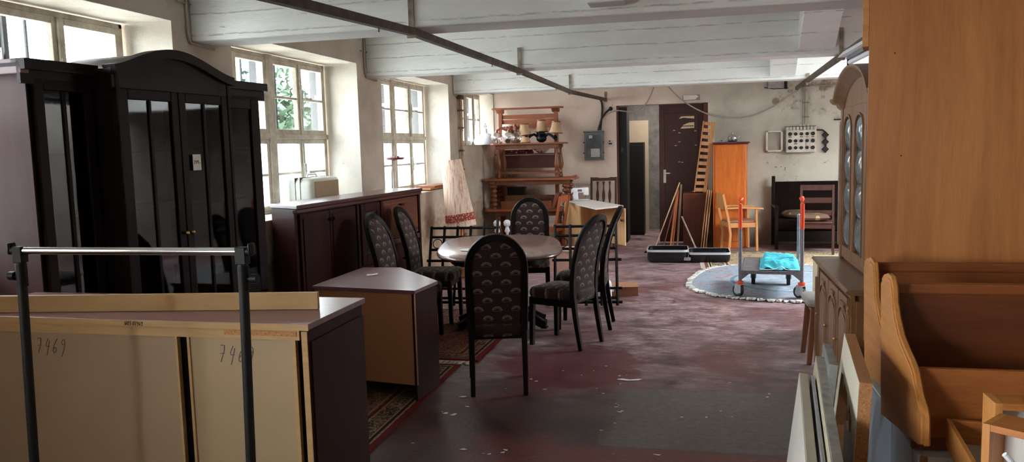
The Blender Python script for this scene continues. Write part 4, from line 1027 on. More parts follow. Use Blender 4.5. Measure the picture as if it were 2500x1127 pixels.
# ------------------------------------------------------------------ boards leaning in the lower right foreground
def leaner(name, label, far_px, near_px, Yfar, L, th, mats, xshift, cat='board', grp='boards and worktops leaning at the lower right'):
    """a board on its long edge running along the room, leaning to the right"""
    p = atY(far_px[0], far_px[1], Yfar); zt = p.z; n = atZ(near_px[0], near_px[1], zt); d = n-p
    a = math.atan2(d.x, -d.y)
    t = thing(name, label, cat, (p.x-xshift*math.cos(a), Yfar-xshift*math.sin(a), 0), a, grp)
    lean = math.atan2(xshift, zt); hh = math.hypot(xshift, zt)
    R = Matrix.Rotation(lean, 4, 'Y')
    MB().box(0, th, -L, 0, .0, hh-.001, R, .003).build('core', mats[0], t)
    MB().box(-.001, .0012, -L+.001, -.001, .002, hh-.002, R).build('face', mats[1], t)
    return t
M['marble'] = plain('grey_marbled_laminate', S(152,158,154), .42, 0, .22, 18)
leaner('panel_board', 'white laminated board leaning furthest left in the lower right foreground', (1952, 908), (1968, 1127), 3.30, 1.35, .032, (plain('off_white_edge', S(186,182,164), .6, 0, .03), plain('off_white_face', S(204,200,190), .55, 0, .04, 3)), .085)
leaner('metal_strip_board', 'narrow grey metal-edged strip beside the white leaning board', (1981, 914), (2006, 1127), 3.28, 1.3, .012, (plain('grey_metal_strip', S(160,168,176), .35, .5, .05), plain('grey_strip_face', S(176,180,184), .4)), .085)
leaner('worktop', 'grey marbled kitchen worktop leaning beside the white board', (1992, 867), (2030, 1127), 3.46, 1.4, .034, (M['marble'], plain('cream_worktop_face', S(186,176,150), .55, 0, .04)), .088)
leaner('worktop', 'grey marbled worktop leaning next to the chipboard cut-out, the tallest marbled one', (2010, 835), (2045, 960), 4.25, .42, .04, (M['marble'], M['marble']), .06)
# sink cut-out worktop with raw chipboard edges
p = atY(2062, 812, 3.45); zt = p.z; pn = atZ(2098, 932, zt)
SC = thing('sink_cutout_worktop', 'white worktop with jagged sink cut-out and raw chipboard edges, leaning by the benches', 'board', (p.x-.04, 3.45, 0), 0, 'boards and worktops leaning at the lower right')
SC.rotation_euler.z = -math.atan2((pn-p).x, -(pn-p).y)*-1
Lc = math.hypot(pn.x-p.x, pn.y-p.y); lean = math.atan2(.04, zt); hh = math.hypot(.04, zt); R = Matrix.Rotation(lean, 4, 'Y')
ob = [(-Lc, 0), (.30, 0), (.30, .42), (0, hh), (-Lc, hh)]
hole = [(.17, .16), (.20, .40), (.02, hh-.17), (-.10, hh-.15), (-.13, hh-.19), (-.16, hh-.16), (-Lc*.45, hh-.16), (-Lc*.55, hh-.21), (-Lc*.6, hh-.16), (-Lc+.17, hh-.19), (-Lc+.10, hh-.30), (-Lc+.12, hh-.5), (-Lc+.10, .14)]
def ring_solid(b, outer, holep, x0, x1, M4):
    # frame around the hole as four wall strips, split at the hole's corners
    n = len(holep)
    bm2 = bmesh.new()
    vo = [bm2.verts.new((0, y, z)) for y, z in outer]; vh = [bm2.verts.new((0, y, z)) for y, z in holep]
    no = len(outer); es = [bm2.edges.new((vo[i], vo[(i+1) % no])) for i in range(no)] + [bm2.edges.new((vh[i], vh[(i+1) % n])) for i in range(n)]
    bmesh.ops.triangle_fill(bm2, use_beauty=True, edges=es)
    r = bmesh.ops.extrude_face_region(bm2, geom=bm2.faces[:])
    for v in [g for g in r['geom'] if isinstance(g, bmesh.types.BMVert)]: v.co.x += (x1-x0)
    for v in bm2.verts: v.co.x += x0; v.co = M4 @ v.co
    me = bpy.data.meshes.new('tmp'); bm2.to_mesh(me); bm2.free(); b.bm.from_mesh(me); bpy.data.meshes.remove(me)
b = MB(); ring_solid(b, ob, hole, 0, .04, R); b.build('core', M['chip'], SC)
b = MB(); ring_solid(b, [(y, z*1) for y, z in ob], hole, -.0015, .0005, R); b.build('laminate_face', plain('cream_white_laminate', S(214,206,186), .5, 0, .03, 4), SC)

# ------------------------------------------------------------------ stool and small shelf beyond the buffet
ST = thing('stool', 'low wooden stool with pale grey cushioned seat beyond the carved buffet', 'stool', (.98, 6.28, 0))
M['stool_wood'] = wood('brown_stool_wood', S(104,62,40), S(144,92,62), 'z', .45)
MB().box(-.21, .21, -.19, .19, .425, .485, None, .03).build('seat', plain('pale_grey_seat_cloth', S(176,176,168), .85, 0, .06, 40), ST, smooth=True)
for sx in (-1, 1):
    for sy in (-1, 1): MB().sweep([(sx*.185, sy*.18, 0), (sx*.15, sy*.15, .42)], lambda t: [(a*(.7+.3*t), c*(.7+.3*t)) for a, c in rect(.048, .04)], up=(0,1,0)).build('leg', M['stool_wood'], ST, bev=.004)
MB().box(-.15, .15, -.155, -.13, .36, .425).box(-.15, .15, .13, .155, .36, .425).box(-.155, -.13, -.15, .15, .36, .425).box(.13, .155, -.15, .15, .36, .425).build('apron', M['stool_wood'], ST, bev=.003)
SH = thing('shelf_unit', 'small pale wooden shelf unit between the trolley and the carved buffet', 'shelf', (0, 0, 0))
pa = atY(1997, 640, 7.0); x0 = pa.x; zt = pa.z
M['pale_pine'] = wood('pale_pine', S(206,190,150), S(226,212,176), 'z', .5)
MB().box(x0, x0+.02, 7.0, 7.3, 0, zt).box(x0+.38, x0+.40, 7.0, 7.3, 0, zt).build('side', M['pale_pine'], SH)
MB().box(x0, x0+.4, 6.99, 7.3, zt, zt+.018).build('top', M['pale_pine'], SH)
for z in (.03, .2, .38): MB().box(x0+.02, x0+.38, 7.01, 7.29, z, z+.016).build('shelf', M['pale_pine'], SH)
MB().box(x0+.02, x0+.38, 7.288, 7.3, .03, zt).build('back', M['pale_pine'], SH)
# ------------------------------------------------------------------ doorway, door leaf, corridor
DR = struct_thing('door_1')
xd = -.62
lf = MB().box(xd, DX1-.07, YB+.06, YB+.10, .02, DZ-.01).build('door_leaf', M['brown_paint'], DR, bev=.004)
MB().box(xd+.09, DX1-.16, YB+.052, YB+.06, .12, DZ-.16).build('sunk_panel', M['brown_paint'], lf, bev=.003)
MB().box(xd+.012, xd+.085, YB+.05, YB+.06, .1, DZ-.1).box(DX1-.15, DX1-.145, YB+.05, YB+.06, .3, DZ-.2).build('stile', plain('brown_door_stile', S(74,40,34), .45, var=.08, scale=3), lf)
MB().box(DX1-.07, DX1, YB+.02, YB+.14, 0, DZ).box(DX0, DX0+.03, YB+.02, YB+.14, 0, DZ).build('jamb', plain('red_brown_jamb', S(92,44,34), .5, var=.1, scale=5), DR)
MB().box(DX0+.03, DX0+.16, YB+.1, YB+.62, .02, DZ-.02).build('open_leaf', M['black'], DR)
p = atY(1623, 430, YB+.05)
hd = MB().box(p.x-.022, p.x+.022, YB+.042, YB+.052, p.z-.11, p.z+.11, None, .008); hd.cyl((p.x, YB+.045, p.z+.05), (p.x, YB-.0, p.z+.05), .008).box(p.x-.01, p.x+.09, YB-.006, YB+.008, p.z+.04, p.z+.06).build('door_handle', plain('pale_door_handle', S(206,200,190), .4), lf)
TS = thing('sign', 'torn pale paper sign on the back wall above the brown door', 'sign', (0,0,0))
a_, c_ = atY(1666, 232, YB), atY(1709, 244, YB)
MB().box(a_.x, c_.x, YB-.006, YB+.0005, c_.z, a_.z).build('plate', plain('torn_sign_base', S(168,150,122), .8, var=.15, scale=9), TS)
MB().prism([(a_.x+.02, c_.z+.01), (c_.x-.07, c_.z+.012), (c_.x-.05, c_.z+.04), (c_.x-.02, a_.z-.03), (c_.x-.06, a_.z-.008), (a_.x+.01, a_.z-.006)], YB-.008, YB-.006, 'y').build('paper', M['paper'], TS)
# remains of stickers on the leaf
st = MB()
q = lambda x, y: (atY(x, y, YB+.0495).x, atY(x, y, YB+.0495).z)
st.prism([q(1657, 290), q(1663, 284), q(1695, 283), q(1695, 289), q(1680, 288), q(1670, 287)], YB+.0485, YB+.0495, 'y').prism([q(1661, 314), q(1668, 305), q(1682, 299), q(1695, 298), q(1695, 312)], YB+.0485, YB+.0495, 'y')
st.build('sticker_remnant', plain('torn_yellowed_sticker', S(214,186,150), .7, var=.1, scale=30), lf)
st = MB()
for x, y in ((1646, 318), (1659, 324), (1698, 319), (1650, 355), (1699, 354), (1659, 346), (1659, 395), (1666, 396)):
    a_, c_ = q(x, y); st.box(a_-.02, a_+.016, YB+.0485, YB+.0495, c_-.007, c_+.007)
st.build('paint_chip', plain('pale_paint_chips', S(176,164,154), .8), lf)
MB().box(atY(1663,302,YB+.049).x, atY(1694,302,YB+.049).x, YB+.0478, YB+.0484, q(1690, 308)[1], q(1690, 306)[1]).build('sticker_print', M['ink'], lf)
PN = thing('panel_board', 'pale beige board leaning in the corridor beyond the doorway', 'board', (0,0,0))
a_ = atY(1530, 295, 15.2); c_ = atY(1585, 560, 15.2)
MB().box(a_.x, c_.x, 15.2, 15.23, .0, a_.z).build('sheet', plain('corridor_beige_board', S(176,160,140), .7, 0, .04, 3), PN)
PK = thing('cupboard', 'black cupboard standing just inside the dark doorway', 'cupboard', (0,0,0))
a_ = atY(1531, 348, 14.6); c_ = atY(1573, 560, 14.6)
MB().box(a_.x-.25, c_.x, 14.6, 15.0, .0, a_.z).build('body', M['black'], PK, bev=.003); MB().box(a_.x-.2, c_.x-.03, 14.585, 14.6, .06, a_.z-.05).build('front', M['black'], PK, bev=.003)
SW = MB().box(-1.268+.02, -1.235+.02, YB+.09, YB+.1, 1.52, 1.60).build('light_switch', plain('dark_grey_switch', S(70,70,72), .4)); tag(SW, 'small grey switch on the dark frame inside the doorway', 'switch')

# ------------------------------------------------------------------ meter box, notices, cables and distribution panel
def onwall(x, y, d=0.0): return atY(x, y, YB-d)
a_, c_ = onwall(1428, 322), onwall(1475, 390)
EB = thing('meter_box', 'grey electricity meter box with window on the back wall left of the doorway', 'meter box', (0,0,0))
MB().box(a_.x, c_.x, YB-.10, YB, c_.z, a_.z).box(a_.x-.012, c_.x+.012, YB-.115, YB+.0005, a_.z-.012, a_.z+.012).build('housing', M['grey_metal'], EB, bev=.005)
MB().box(a_.x+.03, c_.x-.03, YB-.104, YB-.1, c_.z+.03, a_.z-.05).build('viewing_pane', plain('dusty_dark_pane', S(84,90,92), .25, 0, .3, 6), EB)
xm = (a_.x+c_.x)/2
MB().box(xm-.05, xm+.10, YB-.112, YB-.104, c_.z+.05, c_.z+.19).box(xm-.08, xm-.02, YB-.110, YB-.104, a_.z-.11, a_.z-.06).build('meter', plain('pale_meter', S(192,194,190), .5, 0, .15, 25), EB, bev=.003)
for sx in (a_.x-.006, c_.x+.006):
    for z in (c_.z+.12, (a_.z+c_.z)/2+.06): MB().cyl((sx, YB-.108, z), (sx, YB-.12, z), .012, n=8).build('catch', M['black'], EB)
a_, c_ = onwall(1482, 342), onwall(1499, 358)
NB = thing('notice', 'small white paper notice with red mark between meter box and doorway', 'notice', (0,0,0))
MB().box(a_.x, c_.x, YB-.003, YB+.0005, c_.z, a_.z).build('sheet', plain('pinkish_paper', S(206,190,184), .8, 0, .04), NB); MB().box(a_.x+.03, a_.x+.06, YB-.004, YB-.003, a_.z-.03, a_.z-.005).build('red_mark', M['red_tape'], NB); MB().box(a_.x+.025, c_.x-.03, YB-.004, YB-.003, c_.z+.04, c_.z+.065).build('print', M['ink'], NB)
def cable(label, px, r, m, d=.02, extra=None):
    pts = [onwall(x, y, d) for x, y in px]
    # Catmull-Rom
    out = []
    for i in range(len(pts)-1):
        p0, p1, p2, p3 = pts[max(i-1,0)], pts[i], pts[i+1], pts[min(i+2, len(pts)-1)]
        for k in range(6):
            t = k/6; out.append(.5*((2*p1)+(p2-p0)*t+(2*p0-5*p1+4*p2-p3)*t*t+(3*p1-p0-3*p2+p3)*t**3))
    out.append(pts[-1])
    o = MB().tube(out, r, 8).build('cable', m, smooth=True); return tag(o, label, 'cable')
cable('black cable dropping from the rusty channel end into the meter box', [(1466, 243), (1470, 258), (1469, 285), (1466, 318)], .017, M['black_cable'], .03)
cable('black cable curling from the wall hole down to the meter box', [(1490, 265), (1478, 276), (1468, 292), (1460, 318)], .016, M['black_cable'], .066)
cable('grey cable sagging from the last beam over the doorway to the meter box', [(1596, 213), (1585, 240), (1572, 258), (1545, 272), (1505, 270), (1480, 280), (1464, 300), (1460, 318)], .010, M['grey_cable'], .05)
cable('long grey cable sagging from the last beam across to the right-hand channel', [(1632, 212), (1660, 240), (1700, 266), (1745, 283), (1790, 287), (1840, 280), (1890, 258), (1925, 234), (1950, 218)], .011, M['grey_cable'], .05)
cable('thin grey conduit running along the back wall above the distribution panel', [(1972, 209), (2010, 208), (2048, 206), (2110, 203)], .011, M['grey_cable'], .02)
WH = thing('cable_entry', 'black round cable entry in the back wall beside the meter box', 'cable entry', tuple(onwall(1491, 265, .015)))
MB().sphere((0,0,0), .035, 10, (1,.5,1)).build('grommet', M['black'], WH, smooth=True)
# distribution panel
a_, c_ = onwall(1918, 318), onwall(1990, 370)
DP = thing('fuse_panel', 'cream fuse panel with rows of round black sockets on the back wall', 'fuse panel', (0,0,0))
W_, H_ = c_.x-a_.x, a_.z-c_.z
MB().box(a_.x, c_.x, YB-.12, YB-.001, c_.z, a_.z).box(a_.x+.02, c_.x-.025, YB-.13, YB-.12, c_.z+.02, a_.z-.01).build('housing', M['cream'], DP, bev=.006)
for i in range(5):
    for j in range(3):
        x = a_.x+W_*(.12+.19*i); z = c_.z+H_*(.2+.31*j); MB().cyl((x, YB-.13, z), (x, YB-.145, z), .030 if i in (0,4) else .026, n=14).cyl((x, YB-.145, z), (x, YB-.155, z), .014, n=10).build('fuse_socket', M['black'], DP, smooth=True)
for i, j in ((0,2),(2,2),(3,2),(4,2),(1,1)):
    x = a_.x+W_*(.12+.19*i); z = c_.z+H_*(.2+.31*j)-.045; MB().box(x-.022, x+.022, YB-.1315, YB-.13, z-.006, z+.006).build('name_plate', M['black'] if (i, j) != (3, 2) else M['red_tape'], DP)
MB().box(a_.x+W_*.64, a_.x+W_*.80, YB-.134, YB-.13, c_.z+.03, a_.z-.13).build('cover', plain('yellowed_cover', S(196,188,168), .5), DP)
for i in range(9):
    x = a_.x+.02+W_*.93*i/8; MB().cyl((x, YB-.06, a_.z), (x, YB-.06, a_.z+.05), .022, n=10).build('gland', M['cream'], DP, smooth=True)
MB().box(a_.x-.01, c_.x, YB-.09, YB-.03, a_.z+.05, a_.z+.058).build('gland_rail', M['black'], DP)
for i in range(3):
    x = a_.x+W_*(.5+.12*i); MB().cyl((x, YB-.05, a_.z+.05), (x, YB-.05, a_.z+.085), .02, n=10).build('gland', M['cream'], DP, smooth=True)
FRM = thing('open_frame', 'empty cream metal frame fixed on the wall left of the fuse panel', 'frame', (0,0,0))
e_, f_ = onwall(1869, 319), onwall(1910, 370)
w_ = .03
MB().box(e_.x, f_.x, YB-.07, YB-.001, e_.z-w_, e_.z).box(e_.x, f_.x, YB-.07, YB-.001, f_.z, f_.z+w_).box(e_.x, e_.x+.035, YB-.07, YB-.001, f_.z, e_.z).box(f_.x-.03, f_.x, YB-.07, YB-.001, f_.z, e_.z).build('rim', M['cream'], FRM, bev=.006)
MB().box(e_.x+.03, f_.x-.03, YB-.01, YB-.001, f_.z+.03, e_.z-.03).build('back_plate', plain('greyish_back_plate', S(160,152,140), .6, 0, .08, 6), FRM)
DM = thing('wall_ornament', 'three black diamond shapes hanging in a row right of the fuse panel', 'ornament', (0,0,0))
for py in (329, 346, 364):
    p = onwall(2015, py, .03); r = .055
    MB().prism([(p.x-r, p.z), (p.x, p.z-r), (p.x+r, p.z), (p.x, p.z+r)], YB-.05, YB-.001, 'y').build('diamond', M['black'], DM, bev=.008)
p = onwall(2015, 372); q_ = onwall(2015, 322); MB().box(p.x-.012, p.x+.012, YB-.035, YB-.001, p.z, q_.z).build('bar', M['black'], DM)
MB().tube([onwall(1993, 317, .03), onwall(2008, 317, .03), onwall(2015, 322, .03)], .012, 6).build('arm', M['black'], DM)
CDT = thing('conduit', 'upright grey conduit pipe from the last beam down to the fuse panel', 'pipe', (0,0,0))
p, q_ = onwall(1968, 302, .04), onwall(1970, 150, .04)
MB().cyl(p, (q_.x, YB-.04, 2.98), .022).build('pipe', plain('stained_grey_pipe', S(166,162,150), .6, 0, .15, 10), CDT, smooth=True)
MB().cyl(onwall(1962, 304, .035), onwall(1963, 190, .035), .010).build('side_pipe', M['grey_cable'], CDT, smooth=True)
for py in (180, 210, 250, 285):
    z = onwall(1968, py, .04).z; MB().box(p.x-.05, p.x+.04, YB-.07, YB-.002, z-.008, z+.008).build('pipe_clip', M['grey_metal'], CDT)
BK = MB().box(onwall(2036, 290).x, onwall(2056, 290).x, YB-.06, YB-.001, onwall(2040, 293).z, onwall(2040, 290).z).build('wall_bracket', M['black']); tag(BK, 'short black bracket on the back wall beside the carved buffet', 'bracket')
LB = thing('junction_box', 'broken grey junction box high on the back wall under the last beam', 'junction box', (0,0,0))
a_, c_ = onwall(1874, 200), onwall(1924, 214)
MB().box(a_.x, c_.x-.06, YB-.06, YB-.001, c_.z, a_.z+.03).build('body', plain('lilac_grey_box', S(168,164,168), .6), LB, bev=.004); MB().box(c_.x-.05, c_.x-.02, YB-.09, YB-.001, c_.z-.02, a_.z+.04).tube([onwall(1866, 214, .02), onwall(1890, 217, .02), onwall(1925, 215, .02)], .006, 6).build('bracket', M['black'], LB)
OU = MB().cyl(tuple(onwall(1894, 247, .001)), tuple(onwall(1894, 247, .02)), .05, n=18).build('wall_plate', plain('stained_round_plate', S(150,132,112), .8)); tag(OU, 'round stained plate on the back wall above the fuse panel', 'wall plate')

# ------------------------------------------------------------------ rusty channels under the beams, with hangers, and strip lamp
M['rust'] = plain('rusty_brown_steel', S(92,80,68), .75, .2, .25, 9, .3)
def channel(label, pts, hang):
    t = thing('steel_channel', label, 'channel', (0,0,0))
    MB().sweep(pts, [(-.022,-.02),(.022,-.02),(.022,.028),(.016,.028),(.016,-.012),(-.016,-.012),(-.016,.028),(-.022,.028)]).build('channel', M['rust'], t)
    for p, zt in hang:
        MB().box(p[0]-.018, p[0]+.018, p[1]-.006, p[1]+.006, p[2]-.02, zt).box(p[0]-.03, p[0]+.03, p[1]-.012, p[1]+.012, p[2]-.035, p[2]-.018).build('hanger', plain('rusty_pale_strap', S(150,138,122), .8, .1, .3, 14), t)
    for k in range(4):
        p = Vector(pts[k % len(pts)])*.35+Vector(pts[(k+1) % len(pts)])*.65; MB().cyl(p+Vector((0,0,-.02)), p+Vector((.0,0,-.045)), .004, n=6).build('bolt', M['rust'], t)
    return t
channel('long rusty steel channel hanging under the beams left of centre', [(-1.95, 1.5, 2.28), (-1.80, 3.4, 2.33), (-1.787, 4.97, 2.40), (-1.743, 7.97, 2.404), (-1.713, 11.08, 2.385), (-1.484, 13.38, 2.386)],
        [((-1.787, 4.965, 2.40), 2.62), ((-1.743, 7.975, 2.404), 2.64), ((-1.713, 11.085, 2.385), 2.625), ((-1.484, 13.39, 2.386), 2.52)])
channel('rusty steel channel hanging on the right above the carved buffet', [(1.25, 5.6, 2.40), (1.266, 6.817, 2.40), (1.30, 8.3, 2.40), (1.411, 12.253, 2.40), (1.50, 13.3, 2.44)],
        [((1.285, 7.97, 2.40), 2.66), ((1.39, 11.09, 2.40), 2.5)])
SL = thing('strip_lamp', 'white fluorescent strip lamp hanging beside the right-hand channel', 'lamp', (0,0,0))
P0, P1 = atZ(2074, 160, 2.22), atZ(2124, 136, 2.22)
dv = (P1-P0).normalized(); Mx = Matrix.Translation(P0) @ dv.to_track_quat('X', 'Z').to_matrix().to_4x4()
MB().prism([(-.09,.065),(.09,.065),(.05,.11),(-.05,.11)], 0, 1.25, 'x', Mx).build('reflector', M['white_plastic'], SL, bev=.003)
MB().box(.03, 1.22, -.03, .03, .045, .065, Mx).build('ballast', M['grey_metal'], SL)
tb = MB(); tb.cyl(Mx @ Vector((.02,0,.025)), Mx @ Vector((1.23,0,.025)), .019, n=12); tb.build('tube', M['white_plastic'], SL, smooth=True)
for x in (.0, 1.22): MB().box(x, x+.022, -.02, .02, .0, .065, Mx).build('lamp_holder', M['black'], SL)
MB().cyl(Mx @ Vector((.3,.06,.1)), (Mx @ Vector((.3,.06,.1))).to_2d().to_3d()+Vector((0,0,3.001)), .006, n=6).build('drop_rod', M['black'], SL)
# plumbing in the pier beside the corner window
RP = thing('riser_pipe', 'cream riser pipe with clips on the pier beside the small corner window', 'pipe', (-3.355, 11.27, 0))
MB().cyl((0, 0, 0), (0, 0, 2.37), .022).cyl((0, .06, 1.9), (0, .06, 2.36), .012).build('pipe', plain('cream_brown_pipe', S(176,154,130), .55, 0, .15, 9), RP, smooth=True)
for z in (.4, .9, 1.35, 1.62, 1.95, 2.2): MB().box(-.04, .03, -.035, .035, z-.012, z+.012).build('pipe_clip', plain('brown_clip', S(120,98,80), .6), RP)
MB().box(-.04, .03, -.06, .10, 2.36, 2.42).build('valve', M['rust'], RP, bev=.01)
# thin conduits where the beams meet the wall
for i, (yy, nmz) in enumerate(((4.93, 'nearest'), (7.93, 'second'), (11.04, 'third'))):
    o = MB().tube([(-3.385, yy, 2.98), (-3.385, yy, 2.47), (-3.385, yy+.02, 2.42), (-3.385, yy+.3, 2.405)], .010, 6).tube([(-3.385, yy-.1, 2.68), (-3.385, yy+.06, 2.68)], .007, 6).build('wall_conduit', M['grey_cable'], smooth=True)
    tag(o, 'thin cream conduit in the corner of wall and beam, %s to us' % nmz, 'pipe')
# ------------------------------------------------------------------ stacked tables and rack in the far left corner
def turned_leg(par, x, y, z0, z1, r, style, m):
    h = z1-z0
    if style == 'vase': pr = [(.55,0),(.62,.03),(.62,.08),(.4,.10),(.6,.14),(.4,.18),(.35,.22),(.75,.30),(.95,.40),(.8,.52),(.5,.68),(.36,.80),(.5,.83),(.36,.86),(.55,.88),(.55,.90)]
    else: pr = [(.7,0),(.7,.06)] + [p for i in range(5) for p in ((.5,.08+.16*i),(.95,.12+.16*i),(1.0,.15+.16*i),(.9,.19+.16*i),(.5,.225+.16*i))] + [(.7,.89),(.7,.90)]
    b = MB(); b.lathe([(r*a, z0+h*t) for a, t in pr], (x, y, 0), 16); b.box(x-r*.75, x+r*.75, y-r*.75, y+r*.75, z0+h*.9, z1)
    return b.build('leg', m, par, smooth=True)
def turned_table(label, x0, x1, y0, y1, z0, z1, inset, r, style, m, top_t=.035, stretcher=None, name='side_table'):
    t = thing(name, label, 'table', ((x0+x1)/2, (y0+y1)/2, z0)); X, Y, Hh = (x1-x0)/2, (y1-y0)/2, z1-z0
    c = .06; MB().prism([(-X+c,-Y),(X-c,-Y),(X,-Y+c),(X,Y-c),(X-c,Y),(-X+c,Y),(-X,Y-c),(-X,-Y+c)], Hh-top_t, Hh, 'z').build('tabletop', M['red_wood'], t, bev=.008)
    MB().box(-X+inset, X-inset, -Y+.07, -Y+.09, Hh-top_t-.07, Hh-top_t).box(-X+inset, X-inset, Y-.09, Y-.07, Hh-top_t-.07, Hh-top_t).box(-X+inset, -X+inset+.02, -Y+.08, Y-.08, Hh-top_t-.07, Hh-top_t).box(X-inset-.02, X-inset, -Y+.08, Y-.08, Hh-top_t-.07, Hh-top_t).build('apron', m, t, bev=.003)
    for sx in (-1, 1):
        for sy in (-1, 1): turned_leg(t, sx*(X-inset-.01), sy*(Y-.09), 0, Hh-top_t, r, style, m)
    if stretcher: MB().box(-X+inset, X-inset, -Y+.08, -Y+.10, stretcher, stretcher+.03).box(-X+inset, X-inset, Y-.10, Y-.08, stretcher, stretcher+.03).build('stretcher', m, t, bev=.003)
    return t
tC = turned_table('bottom table of the stack in the far left corner, half in shadow', -3.36, -1.9, 12.38, 13.0, 0, .665, .22, .065, 'vase', M['turned'], .04, .12)
tB = turned_table('middle table of the corner stack, wide top on thick ringed legs', -3.36, -1.88, 12.40, 13.0, .667, 1.152, .14, .062, 'rings', M['turned'], .035)
tA = turned_table('top table of the corner stack, with vase-shaped legs and old lamps on it', -3.24, -2.05, 12.42, 12.98, 1.154, 1.712, .11, .048, 'vase', M['turned'], .026, .07)
RK = thing('wall_rack', 'tall reddish wooden rack with top shelf and slats behind the stacked tables', 'rack', (0,0,0))
Yr = 13.17; X0, X1 = atY(1222, 300, Yr).x, atY(1357, 300, Yr).x
for x in (X0, X1): MB().box(x-.03, x+.03, Yr-.02, Yr+.06, 0, 2.26).build('post', M['red_wood_z'], RK, bev=.004)
MB().box(X0-.12, X1+.12, Yr-.12, Yr+.08, 2.275, 2.30).build('top_shelf', M['red_wood'], RK, bev=.006)
for x in (X0, X1): MB().prism([(Yr-.10, 2.275), (Yr+.05, 2.275), (Yr+.05, 2.21), (Yr-.02, 2.22)], x-.06, x+.06, 'x').build('bracket', M['red_wood'], RK, bev=.004)
for py0, py1 in ((279, 289), (291, 312)): MB().box(X0+.03, X1-.03, Yr+.01, Yr+.03, atY(1290, py1, Yr).z, atY(1290, py0, Yr).z).build('slat', M['red_wood'], RK, bev=.003)
zs = atY(1290, 374, Yr).z
MB().box(X0-.08, X1+.08, Yr-.16, Yr+.06, zs-.022, zs).build('shelf', M['turned'], RK, bev=.004)
MB().box(X0+.03, X1-.03, Yr, Yr+.02, atY(1290, 410, Yr).z, zs-.03).build('lower_board', wood('shadowed_red_board', S(96,48,40), S(124,66,54), 'x', .45), RK)  # lower board in a darker red-brown than the slats
MB().box(X0+.03, X1-.03, Yr-.02, Yr+.02, atY(1290, 422, Yr).z, atY(1290, 417, Yr).z).build('rail', M['red_wood'], RK)
# things on the rack's low shelf and between the tables
RC = thing('tablecloth', 'folded dark red patterned cloth on the rack shelf under the top table', 'cloth', (X0+.28, Yr-.08, zs+.001))
MB().box(-.24, .28, -.07, .07, 0, .035, None, .012).box(-.22, .27, -.068, .068, .036, .065, None, .012).build('folds', None, RC)
def patterned(name, c1, c2, sc):
    t = NT(name); v = t.coord(); n = t.voro(v, sc); t.set(t.mix(t.step(n, .3, .36), c2, c1), .9); return t.m
RC.children[0].data.materials.append(patterned('red_woven_pattern', S(104,34,36), S(196,160,150), 22))
BW = thing('bowl', 'white bowl with red flowers on the rack shelf under the top table', 'bowl', (X1-.24, Yr-.08, zs+.001))
MB().lathe([(.05,0),(.06,.01),(.12,.05),(.15,.075),(.145,.078),(.11,.05),(.05,.015),(.001,.012)], (0,0,0), 24).build('bowl_body', patterned('flowered_china', S(220,210,206), S(170,60,66), 16), BW, smooth=True)
PB = thing('wooden_trough', 'open brown wooden trough lying between the lower two stacked tables', 'box', (-2.67, 12.5, .667))
MB().prism([(-.42,0),(.42,0),(.42,.018),(-.42,.018)], 0, .3, 'y').build('base', M['red_wood'], PB)
MB().box(-.42, .40, 0, .016, .018, .12).box(-.42, .40, .284, .3, .018, .20).build('long_side', M['turned'], PB)
MB().prism([(.40,0),(.47,.24),(.54,.24),(.44,0)], -.01, .31, 'y').build('end_piece', M['red_wood'], PB)
DKB = thing('box', 'small black box under the middle table of the corner stack', 'box', (-3.06, 12.83, .667))
MB().box(0, .28, 0, .14, 0, .30).build('body', M['black'], DKB, bev=.006); MB().box(-.01, .29, -.01, .15, .301, .33).build('lid', M['black'], DKB, bev=.004)
CH_ = thing('chopping_board', 'thin pale red-brown board at the right end of the middle stacked table', 'board', (-1.975, 12.44, 1.1535))
MB().box(-.085, .085, 0, .3, 0, .014).cyl((.075,0,.022),(.075,.3,.022),.014, n=10).build('sheet', M['red_wood'], CH_, bev=.003)

# ------------------------------------------------------------------ old lamps on the top table
zA = 1.7135
GC = thing('glass_chandelier', 'wooden-armed chandelier with three clear ribbed glass globes on the top table', 'chandelier', (-2.92, 12.58, zA))
gp = [(atY(x, y, 12.55).x+2.92, dy) for x, y, dy in ((1213, 335, -.03), (1243, 338, -.05), (1259, 338, -.02))]
gl = []
for i, (gx, gy) in enumerate(gp):
    b = MB(); n = 24; prof = [(.03,0),(.055,.01),(.085,.045),(.098,.085),(.09,.125),(.06,.16),(.038,.175)]
    rings = [[b.bm.verts.new((gx+r*(1+.05*math.cos(k*PI))*math.cos(2*PI*k/n), gy+r*(1+.05*math.cos(k*PI))*math.sin(2*PI*k/n), z)) for k in range(n)] for r, z in prof]
    for A, B in zip(rings, rings[1:]):
        for k in range(n): b.bm.faces.new((A[k], A[(k+1)%n], B[(k+1)%n], B[k]))
    g = b.build('glass_globe', M['globe'], GC, smooth=True)
    MB().cyl((gx, gy, .165), (gx, gy, .21), .03, .022, n=14).build('holder', M['turned'], GC, smooth=True)
    MB().sphere((gx, gy, .03), .022, 10).build('bulb', M['white_plastic'], g, smooth=True)
hub = (.06, .04, .16)
for gx, gy in gp:
    MB().tube([(gx-.0, gy, .205), (gx*.75+hub[0]*.25, gy*.75+hub[1]*.25, .245), (gx*.4+hub[0]*.6, gy*.4+hub[1]*.6, .2), hub], lambda t: .016+.006*t, 8).build('arm', M['red_wood'], GC, smooth=True)
MB().lathe([(.02,.10),(.035,.14),(.03,.2),(.02,.25),(.028,.28),(.012,.31)], (hub[0], hub[1], 0), 14).build('stem', M['red_wood_z'], GC, smooth=True)
